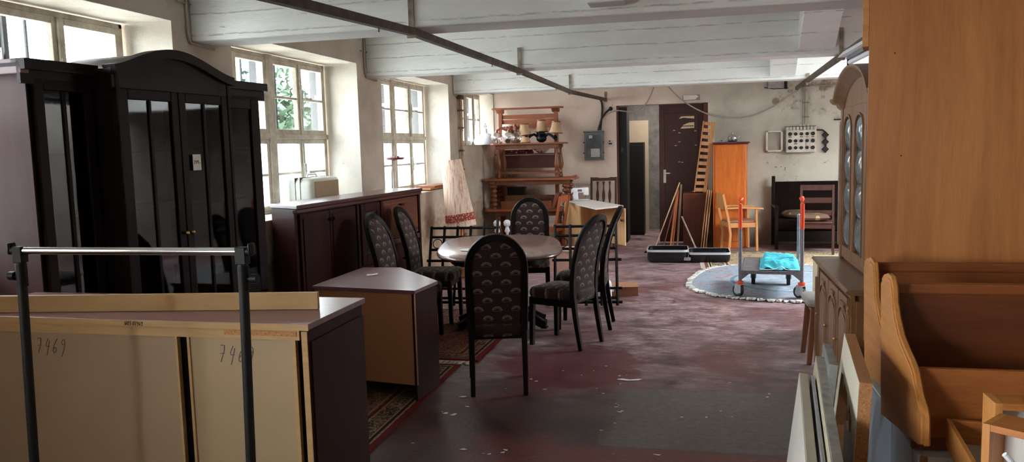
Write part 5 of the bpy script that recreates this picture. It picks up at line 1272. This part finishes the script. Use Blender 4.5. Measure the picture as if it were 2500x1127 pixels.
MB().tube([(hub[0]+.0, hub[1], .12), (hub[0]-.03, hub[1]-.1, .08), (hub[0]-.08, hub[1]-.18, .04)], .005, 6).cyl((hub[0]-.08, hub[1]-.2, .035), (hub[0]-.08, hub[1]-.17, .035), .036, n=16).build('ceiling_cup', M['black'], GC)
IC = thing('iron_chandelier', 'black iron chandelier lying with its curved arms on the top table, under small shades', 'chandelier', (atY(1322, 340, 12.6).x, 12.6, zA))
MB().lathe([(.03,0),(.075,.03),(.085,.07),(.06,.105),(.075,.13),(.05,.16),(.03,.18)], (0,0,0), 16).build('hub', M['black_metal'], IC, smooth=True)
for dx, dy in ((-.22,-.06), (.22,-.05), (.0,.14)):
    MB().tube([(dx*.2, dy*.2, .08), (dx*.5, dy*.5, .13), (dx*.75, dy*.75, .11), (dx*1.15, dy*1.1, .03)], .021, 8).build('arm', M['black_metal'], IC, smooth=True)
    MB().lathe([(.022,.0),(.042,.012),(.03,.02),(.022,.05)], (dx*1.05, dy*1.0, .062), 12).build('candle_cup', M['black_metal'], IC, smooth=True)
for k in range(7): MB().sphere((.06*math.cos(k*.9), -.06+.02*math.sin(k*2), .05+.1*math.sin(k*.5)), .018, 8).build('iron_leaf', M['black_metal'], IC, smooth=True)
M['shade'] = wood('yellowed_parchment_shade', S(176,140,104), S(210,180,142), 'z', .8, scale=2)
def small_shade(px, py, Y, label, tilt=0):
    p = atY(px, py, Y)
    t = thing('lampshade', label, 'lampshade', (p.x, Y, p.z), 0); t.rotation_euler.y = tilt
    b = MB(); n = 16
    b.lathe([(.112,-.085),(.095,-.06),(.083,-.02),(.074,.03),(.066,.085),(.063,.085),(.07,.03),(.08,-.02),(.092,-.06),(.108,-.085)], (0,0,0), n, cap=False); b.build('shade', M['shade'], t, smooth=True)
    MB().lathe([(.068,.082),(.070,.090),(.068,.098),(.062,.098),(.061,.082)], (0,0,0), n, cap=False).build('brown_rim', M['turned'], t, smooth=True)
    MB().lathe([(.110,-.092),(.116,-.088),(.114,-.078),(.106,-.084)], (0,0,0), n, cap=False).build('hem', M['turned'], t, smooth=True)
    MB().tube([(.113*math.cos(a), .113*math.sin(a), -.085) for a in (0, PI)], .003, 5).cyl((0,0,-.09), (0,0,.02), .012, n=8).build('carrier', M['steel'], t)
small_shade(1281, 317, 12.62, 'yellowed small lampshade on the black chandelier, left one of three', -.08)
small_shade(1322, 308, 12.72, 'yellowed small lampshade on the black chandelier, middle and highest one')
small_shade(1357, 311, 12.60, 'yellowed small lampshade on the black chandelier, right one of three', .06)
BS = thing('lampshade', 'wide pale drum lampshade with dark red braid behind the glass globes', 'lampshade', (atY(1247, 330, 12.88).x, 12.88, zA))
MB().lathe([(.15,0),(.135,.31),(.131,.31),(.146,.0)], (0,0,0), 28, cap=False).build('shade', plain('pale_pink_linen', S(220,196,184), .85, 0, .04, 30), BS, smooth=True)
MB().lathe([(.141,.225),(.139,.275),(.135,.275),(.137,.225)], (0,0,0), 28, cap=False).build('braid', patterned('dark_red_braid', S(96,30,34), S(214,190,176), 60), BS, smooth=True)
SE = thing('lampshade', 'yellowed small lampshade lying below the left one on the chandelier', 'lampshade', (atY(1283, 340, 12.50).x, 12.50, zA+.001))
MB().lathe([(.075,0),(.07,.04),(.055,.09),(.051,.09),(.068,.035),(.072,.0)], (0,0,0), 18, cap=False).build('shade', M['shade'], SE, smooth=True); MB().lathe([(.076,0),(.079,.006),(.074,.012),(.07,.004)], (0,0,0), 18, cap=False).build('hem', M['turned'], SE, smooth=True)
# white enamel dome on the corner window sill
PD = thing('pendant_lamp', 'white enamel dome pendant lamp lying on the small corner window sill', 'lamp', (-3.40, 12.80, 1.703))
MB().lathe([(.215,0),(.21,.03),(.19,.09),(.145,.14),(.08,.175),(.035,.19),(.03,.25),(.02,.26)], (0,0,0), 28).build('shade', plain('white_enamel', S(228,236,244), .25, 0, .01), PD, smooth=True)
MB().tube([(.0,.03,.25), (0,.05,.31), (0,.0,.345), (0,-.045,.31), (0,-.03,.26)], .008, 8).build('hook', M['white_plastic'], PD, smooth=True)

# ------------------------------------------------------------------ tall floor lamp
FL = thing('floor_lamp', 'floor lamp with tall tilted pale linen shade and red fringe below the third window', 'lamp', (-2.97, 9.85, 0))
MB().lathe([(.15,0),(.15,.02),(.06,.05),(.03,.08)], (0,0,0), 24).build('base', M['turned'], FL, smooth=True)
MB().lathe([(.02,.06),(.03,.12),(.05,.22),(.035,.34),(.022,.42),(.03,.46),(.018,.5),(.012,1.42)], (0,0,0), 14).build('pole', M['orange_wood'], FL, smooth=True)
Mt = Matrix.Translation((.0, 0, .65)) @ Matrix.Rotation(R_(-7.5), 4, 'Y')
def linen():
    t = NT('coarse_linen_shade'); v = t.coord(scale=(30, 30, 2.5)); n = t.noise(v, 1.5, 4, .7)
    t.set(t.ramp(n, [(.36, S(196,148,120)), (.5, S(232,206,188)), (.7, S(238,220,206))]), .9); return t.m
MB().lathe([(.195,0),(.13,.86),(.126,.86),(.19,0)], (0,0,0), 36, Mt, cap=False).build('shade', linen(), FL, smooth=True)
MB().lathe([(.191,.075),(.198,.075),(.188,.17),(.182,.17)], (0,0,0), 36, Mt, cap=False).build('fringe', patterned('brick_red_fringe', S(150,62,48), S(226,194,176), 46), FL, smooth=True)
MB().cyl(Mt @ Vector((-.12,0,.8)), Mt @ Vector((.12,0,.8)), .004, n=6).build('carrier', M['steel'], FL)
BC = thing('white_lamp_base', 'pair of white turned lamp knobs behind the black iron bed end', 'lamp', tuple(atZ(1216, 640)), 0)
for x, h in ((0, .60), (.14, .60)): MB().lathe([(.06,0),(.06,.02),(.02,.05),(.018,.42),(.04,.45),(.03,.49),(.02,.51),(.05,.54),(.055,.58),(.03,.61),(.01,.615)], (x, x*.3, 0), 14).build('knob_post', M['white_plastic'], BC, smooth=True)

# ------------------------------------------------------------------ sewing cabinet, sewing machine, chairs round it
SCB = thing('sewing_cabinet', 'pale beech sewing cabinet with folded-out white flap and open side panel', 'cabinet', (0,0,0))
zt = .79
c0, c1, c2_, c3, c4_ = [atZ(x, y, zt) for x, y in ((1380, 491), (1436, 486), (1522, 501), (1455, 508), (1415, 499))]
b = MB(); tri = [tuple(p[:2]) for p in (c0, c4_, c3, c2_, c1)]; b.prism(tri, zt-.022, zt, 'z'); b.build('flap_top', plain('white_worn_flap', S(214,206,198), .45, 0, .06, 8), SCB, bev=.002)
def panel(par, p, q, z0, z1, t, m, name):
    p = Vector((p[0], p[1], 0)); q = Vector((q[0], q[1], 0)); d = (q-p).normalized(); n = Vector((-d.y, d.x, 0))*t
    MB().prism([tuple(v[:2]) for v in (p, q, q+n, p+n)], z0, z1, 'z').build(name, m, par, bev=.002)
panel(SCB, c0, c4_, .0, zt-.022, .02, M['pale_beech'], 'side_panel')
bk = (c4_.x+.10, c4_.y+.42); bk2 = (c1.x+.22, c4_.y+.42)
panel(SCB, c4_, bk, .0, zt-.022, .02, M['pale_beech'], 'inner_panel'); panel(SCB, bk, bk2, .05, zt-.022, .02, M['pale_beech'], 'back_panel'); panel(SCB, c0, (c0.x+.02, c0.y+.15), 0, zt-.022, .02, M['pale_beech'], 'outer_side')
pr = atY(1526, 590, c2_.y-.05); panel(SCB, bk2, (pr.x, pr.y), .22, zt-.04, .018, M['pale_beech'], 'open_door')
panel(SCB, bk2, (bk2[0]+.18, bk2[1]+.0), 0, .10, .06, M['pale_beech'], 'plinth')
MB().cyl((pr.x-.05, pr.y+.02, .58), (pr.x-.03, pr.y-.02, .58), .015, n=10).build('latch', M['black'], SCB)
pm = atZ(1420, 490, zt)
SM = thing('sewing_machine', 'white sewing machine standing on the pale sewing cabinet', 'sewing machine', (pm.x-.02, pm.y+.05, zt+.001), R_(10))
wp = plain('white_machine_enamel', S(236,238,242), .3, 0, .01)
MB().box(-.12, .13, -.07, .07, 0, .022, None, .006).build('bed', plain('grey_machine_bed', S(190,194,198), .35), SM, smooth=True)
MB().prism([(-.115,.022),(-.035,.022),(-.045,.09),(-.04,.13),(-.115,.13),(-.125,.08)], -.05, .05, 'y').build('column', wp, SM, bev=.01)
MB().box(-.13, .06, -.05, .05, .125, .20, None, .015).build('arm', wp, SM, smooth=True)
MB().box(.04, .125, -.055, .055, .085, .205, None, .015).build('head', wp, SM, smooth=True)
MB().cyl((.08, -.01, .03), (.08, -.01, .09), .006).cyl((.08,-.01,.05),(.08,-.01,.09),.011).build('needle_bar', M['steel'], SM); MB().cyl((-.13,0,.15), (-.15,0,.15), .032, n=18).build('hand_wheel', wp, SM, smooth=True)
MB().cyl((-.02,.02,.2), (-.02,.02,.245), .004).cyl((-.08,.02,.2), (-.08,.02,.235), .008).build('spool_pin', M['steel'], SM); MB().box(-.05, .02, -.054, -.05, .145, .18).build('dial_plate', M['steel'], SM)
def simple_chair(label, loc, rz, hb, m, slat, seatm=None, w=.42, d=.40, zs=.44, arms=False, wavy=False, hslats=0):
    t = thing('chair', label, 'chair', loc, rz); X = w/2
    for s in (-1, 1):
        MB().sweep([(s*X, 0, 0), (s*X, .02, zs*.6), (s*X, .0, zs), (s*X, -.09, hb)], rect(.034, .036), up=(0,1,0)).build('leg', m, t, bev=.004)
        MB().sweep([(s*X, d, 0), (s*X, d-.015, (zs+.20) if arms else zs-.02)], rect(.034, .034), up=(0,1,0)).build('leg', m, t, bev=.004)
        if arms: MB().sweep([(s*X, -.04, zs+.22), (s*X, d*.5, zs+.225), (s*X, d+.09, zs+.205)], rect(.05, .026)).build('armrest', m, t, bev=.006)
    MB().box(-X+.01, X-.01, .0, .02, zs-.07, zs).box(-X+.01, X-.01, d-.03, d-.01, zs-.07, zs).box(-X-.01, -X+.012, 0, d-.01, zs-.07, zs).box(X-.012, X+.01, 0, d-.01, zs-.07, zs).build('seat_frame', m, t, bev=.003)
    MB().box(-X+.01, X-.01, .01, d+.01, zs, zs+.03, None, .01).build('seat', seatm or m, t, smooth=True)
    yb = lambda z: -.09*(z-zs)/(hb-zs)
    if wavy:
        for i in range(3):
            x = -X+w*(i+1)/4; zz = [zs+.07+(hb-zs-.14)*k/14 for k in range(15)]
            wv = [.016+.010*math.sin(k*.9+1) for k in range(15)]
            for k in range(0): pass
            MB().sweep([(x, yb(z), z) for z in zz], lambda tt: [(a*(1+.45*math.sin(tt*12+1)), c) for a, c in rect(.036, .014)], up=(0,1,0)).build('back_slat', m, t, bev=.002)
        MB().prism([(-X,hb-.06),(X,hb-.06),(X,hb-.005),(X*.6,hb+.0),(X*.35,hb-.012),(-X*.35,hb-.012),(-X*.6,hb),(-X,hb-.005)], -.10, -.078, 'y').build('back_rail', m, t, bev=.004); MB().box(-X, X, yb(zs+.08)-.01, yb(zs+.08)+.01, zs+.05, zs+.09).build('back_rail', m, t, bev=.004)
    elif hslats:
        for i in range(hslats):
            z = zs+.12+(hb-zs-.16)*i/max(1, hslats-1); MB().box(-X, X, yb(z)-.009, yb(z)+.009, z-.04, z+.04).build('back_slat', m, t, bev=.004)
    else:
        MB().prism([(-X+.01, hb-slat), (X-.01, hb-slat), (X+.005, hb+.01), (-X-.005, hb+.01)], -.085, -.065, 'y').build('backrest', m, t, bev=.006)
    return t
simple_chair('dark wooden chair with three wavy back slats against the back wall by the doorway', (atY(1472, 500, 13.05).x, 13.12, 0), R_(180), 1.12, wood('dark_walnut_chair', S(52,30,24), S(84,52,40), 'z', .4), .1, M['dark_cloth'], .40, .38, .44, wavy=True)
simple_chair('orange-brown wooden chair tucked left of the sewing cabinet', (atY(1375, 560, 12.02).x-.03, 11.88, 0), R_(78), .90, wood('orange_chair_wood', S(150,74,40), S(190,104,60), 'z', .4), .08, plain('pinkish_seat_cloth', S(190,160,146), .9), .36, .34, .44)
PX = thing('box', 'low pinkish box behind the black iron bed end, in front of the sewing cabinet', 'box', (-1.62, 10.3, 0))
MB().box(-.35, .38, 0, .42, 0, .26).build('body', M['pink_card'], PX, bev=.003); MB().box(-.36, .39, -.01, .43, .261, .285).build('lid', M['pink_card'], PX, bev=.003)

# ------------------------------------------------------------------ boards, brown crate, slatted bed side, wardrobe
Yb = 12.98
BX2 = thing('cabinet_box', 'dark reddish-brown box cabinet between leaning boards in front of the brown door', 'cabinet', (0,0,0))
xa, xb = atY(1668, 540, Yb).x, atY(1727, 540, Yb).x
MB().box(xa, xb, Yb, YB-.02, 0, .85).build('body', wood('reddish_brown_carcass', S(86,40,26), S(112,56,38), 'z', .45), BX2, bev=.002)
MB().box(xa-.0, xb, Yb-.004, Yb, .835, .85).box(xa, xa+.012, Yb-.004, Yb, 0, .85).build('front_edge', M['turned'], BX2)
RG = thing('rags', 'crumpled pale papers on top of the reddish-brown box cabinet', 'paper', (xa+.12, Yb+.1, .851))
MB().grid(lambda u, v: (.30*u-.02, .12*v, .012+.022*mnoise.noise(Vector((u*7, v*5, 2)))+.015*(1-abs(2*u-1))), 18, 8).build('sheet', plain('dusty_paper', S(170,150,136), .85, 0, .15, 9), RG, smooth=True)
def lean_board(label, bx, tx, ztop, y0, dy, th, m):
    """board leaning sideways: bottom at x = bx, top at x = tx"""
    t = thing('board', label, 'board', (bx, y0, 0), 0, 'boards leaning beside the reddish-brown box cabinet')
    d = Vector((tx-bx, 0, ztop)); n = Vector((d.z, 0, -d.x)).normalized()*th
    b = MB(); b.prism([(0, 0), (n.x, max(0, n.z)), (d.x+n.x, d.z+n.z), (d.x, d.z)], 0, dy, 'y'); b.build('panel', m, t, bev=.002)
edge_or = wood('orange_board_edge', S(170,96,56), S(206,130,84), 'z', .5); edge_p = wood('pale_board_edge', S(196,156,120), S(216,180,146), 'z', .5)
g = lambda px, py, Y=12.75: atY(px, py, Y)
for lab, b0, t0, Y, th, m in (('pale-edged board leaning furthest left on the box cabinet', (1596, 0), (1658, 445), 12.58, .018, edge_p), ('red-brown board second from the left leaning on the box cabinet', (1617, 0), (1655, 462), 12.645, .016, M['red_wood_z']),
    ('orange board third from the left, leaning on the box cabinet', (1634, 0), (1651, 464), 12.71, .028, edge_or), ('thin orange board leaning just left of the grey-edged board', (1641, 0), (1655, 466), 12.775, .014, edge_or), ('grey-brown board leaning against the left side of the box cabinet', (1651, 0), (1661, 450), 12.84, .03, wood('grey_brown_board', S(120,96,76), S(150,122,98), 'z', .55))):
    zt_ = g(t0[0], t0[1], Y).z; lean_board(lab, g(b0[0], 590, Y).x, g(t0[0], t0[1], Y).x, zt_, Y, .06, th, m)
for lab, b0, t0 in (('left one of three pale boards leaning right of the box cabinet', 1710, 1726), ('middle one of three pale boards leaning right of the box cabinet', 1716, 1731), ('right one of three pale boards leaning right of the box cabinet', 1722, 1736)):
    lean_board(lab, g(b0, 590, 12.72).x, g(t0, 465, 12.72).x, g(t0, 465, 12.72).z, 12.72, .2, .016, M['beech'] if 'middle' not in lab else edge_p)
s0, s1 = g(1700, 598, 12.6), g(1661, 520, 12.85)
o = MB().box(-.012, .012, -.006, .006, 0, (s1-s0).length).build('stick', plain('pale_grey_stick', S(186,180,176), .5)); o.matrix_world = Matrix.Translation((s0.x, s0.y, .0)) @ (s1-Vector((s0.x, s0.y, 0))).to_track_quat('Z', 'Y').to_matrix().to_4x4(); tag(o, 'thin pale stick leaning in front of the reddish-brown box cabinet', 'stick')
LS = thing('slatted_bed_side', 'pale beech slatted bed side standing tilted on the reddish-brown box cabinet', 'bed side', (0,0,0))
bl, br, tl, tr_ = g(1695, 464, 13.04), g(1721, 468, 12.99), g(1718, 295, 13.16), g(1741, 298, 13.10)
bl.z = br.z = .857
def bar(p, q, w, t, name, m): 
    MB().sweep([p, q], rect(w, t), up=(1, 0, 0)).build(name, m, LS, bev=.003)
bar(bl, tl, .035, .02, 'rail', M['beech']); bar(br, tr_, .035, .055, 'rail', M['beech'])
for i in range(11):
    t = .04+.93*i/10; p = bl.lerp(tl, t); q = br.lerp(tr_, t); MB().sweep([p, q], rect(.014, .058 if i < 10 else .05), up=(tl-bl)).build('slat', M['beech'], LS, bev=.002)
WA = thing('wardrobe', 'narrow orange cherry-wood wardrobe with dark cornice against the back wall', 'wardrobe', (0,0,0))
Yq = 12.86; xa, xb = atY(1741, 450, Yq).x, atY(1824, 450, Yq).x; zt = atY(1780, 352, Yq).z
MB().box(xa, xb-.04, Yq, YB-.01, .0, zt).build('body', M['orange_wood'], WA, bev=.003)
MB().cyl((xb-.04, Yq+.04, .02), (xb-.04, Yq+.04, zt), .045, n=18).box(xb-.05, xb, Yq+.04, YB-.01, 0, zt).build('rounded_corner', M['orange_wood'], WA, smooth=True)
MB().box(xa-.0, xb+.035, Yq-.035, YB-.01, zt+.012, zt+.035).box(xa, xb+.015, Yq-.018, YB-.01, zt-.005, zt+.012).build('cornice', wood('dark_cherry_cornice', S(72,28,22), S(100,44,34), 'x', .4), WA, bev=.004)
MB().box(xa+.03, xb-.10, Yq-.014, Yq, .1, zt-.03).build('door', M['orange_wood'], WA, bev=.003)
zt += .0355
PT = thing('kettle', 'small silvery-white kettle on top of the narrow orange wardrobe', 'kettle', (atY(1788, 345, 13.0).x, 13.0, zt))
MB().lathe([(.065,0),(.075,.02),(.078,.07),(.06,.075),(.055,.09),(.02,.115),(.014,.12),(.018,.14),(.001,.145)], (0,0,0), 20).build('body', M['chrome'], PT, smooth=True); MB().tube([(.07,0,.05),(.10,0,.07),(.115,0,.09)], .008, 8).tube([(-.07,0,.06),(-.10,0,.06),(-.10,0,.02),(-.07,0,.02)], .006, 6).build('spout_and_handle', M['white_plastic'], PT, smooth=True)
PF = thing('foil', 'crumpled pale plastic sheet on top of the narrow orange wardrobe', 'sheet', (atY(1764, 348, 13.0).x, 12.99, zt))
MB().grid(lambda u, v: (-.12+.2*u, .2*v, .012+.05*abs(mnoise.noise(Vector((u*5, v*4, 7))))*min(1, 6*u, 6*(1-u))), 20, 10).build('film', plain('cloudy_plastic', S(200,202,200), .3, 0, .1, 9), PF, smooth=True)

# ------------------------------------------------------------------ armchair, dark bench, chair with cushions
simple_chair('light beech armchair facing right in front of the orange wardrobe', (.40, 12.50, .0085), R_(-77), .86, M['beech'], .22, plain('brown_seat_cloth', S(150,104,80), .9, 0, .08), .44, .42, .43, arms=True)
DB = thing('bench', 'dark brown high-backed bench against the back wall below the fuse panel', 'bench', (0,0,0))
xa = atY(1884, 520, 13.2).x; xb = 2.75
MB().box(xa+.04, xb, 13.22, 13.27, .2, 1.0).build('backrest', M['dark_cloth'], DB, bev=.02); MB().box(xa+.04, xb, 12.66, 13.22, .28, .46, None, .03).build('seat', M['dark_cloth'], DB, smooth=True)
for x in (xa, xb-.05): 
    MB().box(x, x+.05, 13.2, 13.28, 0, 1.09).build('post', M['black_wood'], DB, bev=.006); MB().box(x, x+.05, 12.62, 12.68, 0, .62).build('leg', M['black_wood'], DB, bev=.005); MB().box(x-.005, x+.055, 12.6, 13.2, .62, .66).build('armrest', M['black_wood'], DB, bev=.008)
MB().box(xa+.05, xb-.05, 12.64, 12.68, .12, .28).build('front_rail', M['black_wood'], DB, bev=.004)
M['tapestry'] = patterned('brown_tapestry', S(96,74,58), S(160,134,104), 9)
def cushion(label, loc, sx, sy, sz, rz=0):
    t = thing('cushion', label, 'cushion', loc, rz)
    def f(sg):
        return lambda u, v: ((u-.5)*sx*(1-.08*abs(2*v-1)), (v-.5)*sy*(1-.08*abs(2*u-1)), sz*.5+sg*sz*.5*(max(0, 1-(2*u-1)**4)*max(0, 1-(2*v-1)**4))**.5)
    MB().grid(f(1), 14, 14).grid(f(-1), 14, 14).build('pad', M['tapestry'], t, smooth=True)
LC = simple_chair('dark red-brown ladder-back chair in front of the dark bench', (atY(1997, 560, 12.3).x, 12.42, .0085), R_(172), .97, wood('dark_redbrown_chair', S(58,32,24), S(84,48,36), 'z', .45), .1, None, .44, .38, .44, hslats=3)
pc = atY(1995, 540, 12.2)
cushion('brown patterned cushion on the seat of the dark ladder-back chair', (atY(1985, 545, 12.2).x, 12.22, .482), .46, .40, .10)
cushion('brown patterned cushion lying on the dark bench seat, left of the ladder-back chair', (atY(1945, 500, 12.9).x, 12.88, .462), .42, .36, .12, .2)

# ------------------------------------------------------------------ open suitcase on the floor
SU = thing('suitcase', 'open black hard-shell suitcase with silver rims lying on the floor', 'suitcase', (-.13, 11.16, .0085), R_(1))
def shell(x0, x1, y0, y1, h, name, tilt=0):
    b = MB(); c = .07
    def rr(k, z): 
        o = []
        for cx_, cy_, a0 in ((x1-c, y1-c, 0), (x0+c, y1-c, 90), (x0+c, y0+c, 180), (x1-c, y0+c, 270)):
            for i in range(5): 
                a = R_(a0+90*i/4); o.append((((cx_+c*math.cos(a))-(x0+x1)/2)*k+(x0+x1)/2, ((cy_+c*math.sin(a))-(y0+y1)/2)*k+(y0+y1)/2, z))
        return o
    rings = [[b.bm.verts.new(p) for p in rr(k, z)] for k, z in ((.93, .004), (.985, .03), (1, .07), (1, h), (.97, h), (.97, .05), (.93, .03))]
    for A, B in zip(rings, rings[1:]):
        n = len(A)
        for i in range(n): b.bm.faces.new((A[i], A[(i+1)%n], B[(i+1)%n], B[i]))
    b.bm.faces.new(rings[0][::-1]); b.bm.faces.new(rings[-1])
    s = b.build(name, plain('glossy_black_shell', S(20,20,24), .25, 0, .05), SU, smooth=True)
    MB().sweep([Vector(p) for p in rr(1.005, h-.012)], rect(.012, .03), closed=True, up=(0,0,1)).build('rim', plain('silver_rim', S(206,210,216), .35, .35, .02), s, smooth=True)
    MB().box(x0+.05, x1-.05, y0+.05, y1-.05, .052, .058).build('lining', plain('dark_blue_lining', S(36,38,48), .8, 0, .2, 40), s)
    return s
shell(-.56, -.006, 0, .52, .17, 'shell'); shell(.006, .56, .0, .52, .135, 'shell')
for x, y in ((-.03, -.012),): MB().box(x-.03, x+.06, y-.012, y+.004, .03, .075).build('lock', M['chrome'], SU, bev=.003)
MB().tube([(-.575, .20, .11), (-.60, .21, .11), (-.60, .31, .11), (-.575, .32, .11)], .009, 8).build('handle', M['black_plastic'], SU, smooth=True)

# ------------------------------------------------------------------ things on the window sills
TC = thing('suitcase', 'cream rounded case with tan side standing on the window sill behind the highboard', 'suitcase', (-3.70, 6.70, 1.124), 0)
MB().box(0, .27, 0, .60, 0, .295, None, .05).build('shell', plain('cream_vinyl_case', S(206,208,198), .45, 0, .03), TC, smooth=True)
MB().box(.268, .274, .05, .55, .03, .26, None, .003).build('tan_panel', plain('tan_vinyl', S(176,152,122), .55, 0, .04), TC)
for x in (.10, .15): MB().box(x, x+.006, -.003, .603, .0, .298, None, .001).build('seam', M['pencil'], TC)
MB().tube([(.12, .2, .295), (.12, .22, .32), (.12, .38, .32), (.12, .4, .295)], .009, 8).build('handle', M['white_plastic'], TC, smooth=True)
p = atX(964, 388, -3.58)
TY = thing('plant_stand', 'small dark red tray on a thin bent rod standing on the third window sill', 'stand', (-3.58, p.y, 1.124))
hz_ = p.z-1.124
MB().lathe([(.02,0),(.10,.0),(.115,.018),(.12,.018),(.104,-.008),(.02,-.008)], (0,.0,hz_), 24).build('tray', plain('dark_red_lacquer', S(90,36,34), .3), TY, smooth=True)
MB().tube([(0,-.12,.012), (0,-.11,hz_*.6), (0,-.09,hz_-.01), (0,0,hz_-.01)], .006, 8).lathe([(.07,0),(.07,.008),(.01,.014)], (0,-.12,0), 18).build('rod', M['black_metal'], TY, smooth=True)
for k, (x, y) in enumerate(((-.03,-.04),(.03,.02),(-.01,.05))): MB().lathe([(.018,0),(.026,.012),(.02,.03),(.008,.036)], (x, y, hz_+.002), 12).build('small_pot', M['white_plastic'] if k == 0 else M['turned'], TY, smooth=True)
for i, (y0, y1, z, m, lab) in enumerate(((9.9, 10.6, 1.124, M['beech_x'], 'pale board, lower one of two on the third window sill'), (10.0, 10.72, 1.150, M['red_wood'], 'reddish board, upper one of two on the third window sill'))):
    o = MB().box(-.13, .13, 0, y1-y0, 0, .024).build('board', m, bev=.002); o.location = (-3.52+.03*i, y0, z); o.rotation_euler.z = R_(2-5*i); tag(o, lab, 'board')

# ------------------------------------------------------------------ scraps on the floor
def scrap(label, px, py, pts, rz):
    o = thing('paper_scrap', label, 'paper scrap', tuple(atZ(px, py, .002)), rz)
    MB().prism(pts, 0, .002, 'z').build('scrap', M['paper'], o)
scrap('bent white paper strip on the grey floor patch, the largest scrap', 1537, 928, [(-.09,.02),(-.02,-.01),(.06,.0),(.09,.03),(.06,.035),(.0,.015),(-.05,.04)], .1)
scrap('white paper scrap on the floor just left of the nearest dining chair leg', 1130, 968, [(-.03,-.01),(.02,-.018),(.03,.0),(.0,.016)], .3)
scrap('left one of two white scraps side by side on the floor in the foreground', 1088, 1008, [(-.018,-.012),(.012,-.014),(.016,.01),(-.006,.016)], 0)
scrap('right one of two white scraps side by side on the floor in the foreground', 1107, 1011, [(-.02,-.014),(.008,-.018),(.022,.012),(.004,.018)], .2)
scrap('white scrap on the dark floor nearest to us, below the two side by side', 1131, 1096, [(-.022,-.008),(.01,-.012),(.022,.002),(.0,.01)], 0)
scrap('white scrap at the red floor strip in the foreground, right of the middle', 1604, 1109, [(-.02,-.005),(.014,-.008),(.02,.006)], -.3)
scrap('white splinter on the dark floor in front of the trolley', 1627, 805, [(-.05,-.006),(.05,-.012),(.05,.004),(-.05,.012)], -.1)
rg = random.Random(11); b = MB()
for px, py in ((1480, 893), (1513, 917), (1515, 937), (1457, 948), (1473, 960), (1504, 985), (1510, 988), (1504, 993), (1513, 1005), (1519, 1003), (1501, 1033), (1468, 1050), (1760, 1003), (1787, 1017), (1665, 1018), (1725, 1018), (1878, 961), (1874, 969), (1142, 992), (1160, 965), (1008, 1081), (1180, 1107), (1195, 1108), (1228, 1104), (1235, 1098), (1080, 1005), (1297, 925), (1310, 930), (1555, 927), (1782, 934), (1700, 770), (1705, 783), (1640, 775), (1590, 760), (1330, 950), (1375, 905), (1420, 915), (1235, 948), (1450, 905), (1530, 915)):
    p = atZ(px, py, .001); s = rg.uniform(.006, .016); a = rg.uniform(0, 3)
    b.prism([(p.x+s*k*math.cos(a+t), p.y+s*k*.7*math.sin(a+t)) for t, k in ((0,1.3),(1.3,.7),(2.6,1.1),(4.2,.8))], .001, .003, 'z')
o = b.build('paint_flakes', M['paper']); tag(o, 'scattered tiny white paint flakes on the floor', 'flakes', None, 'stuff')
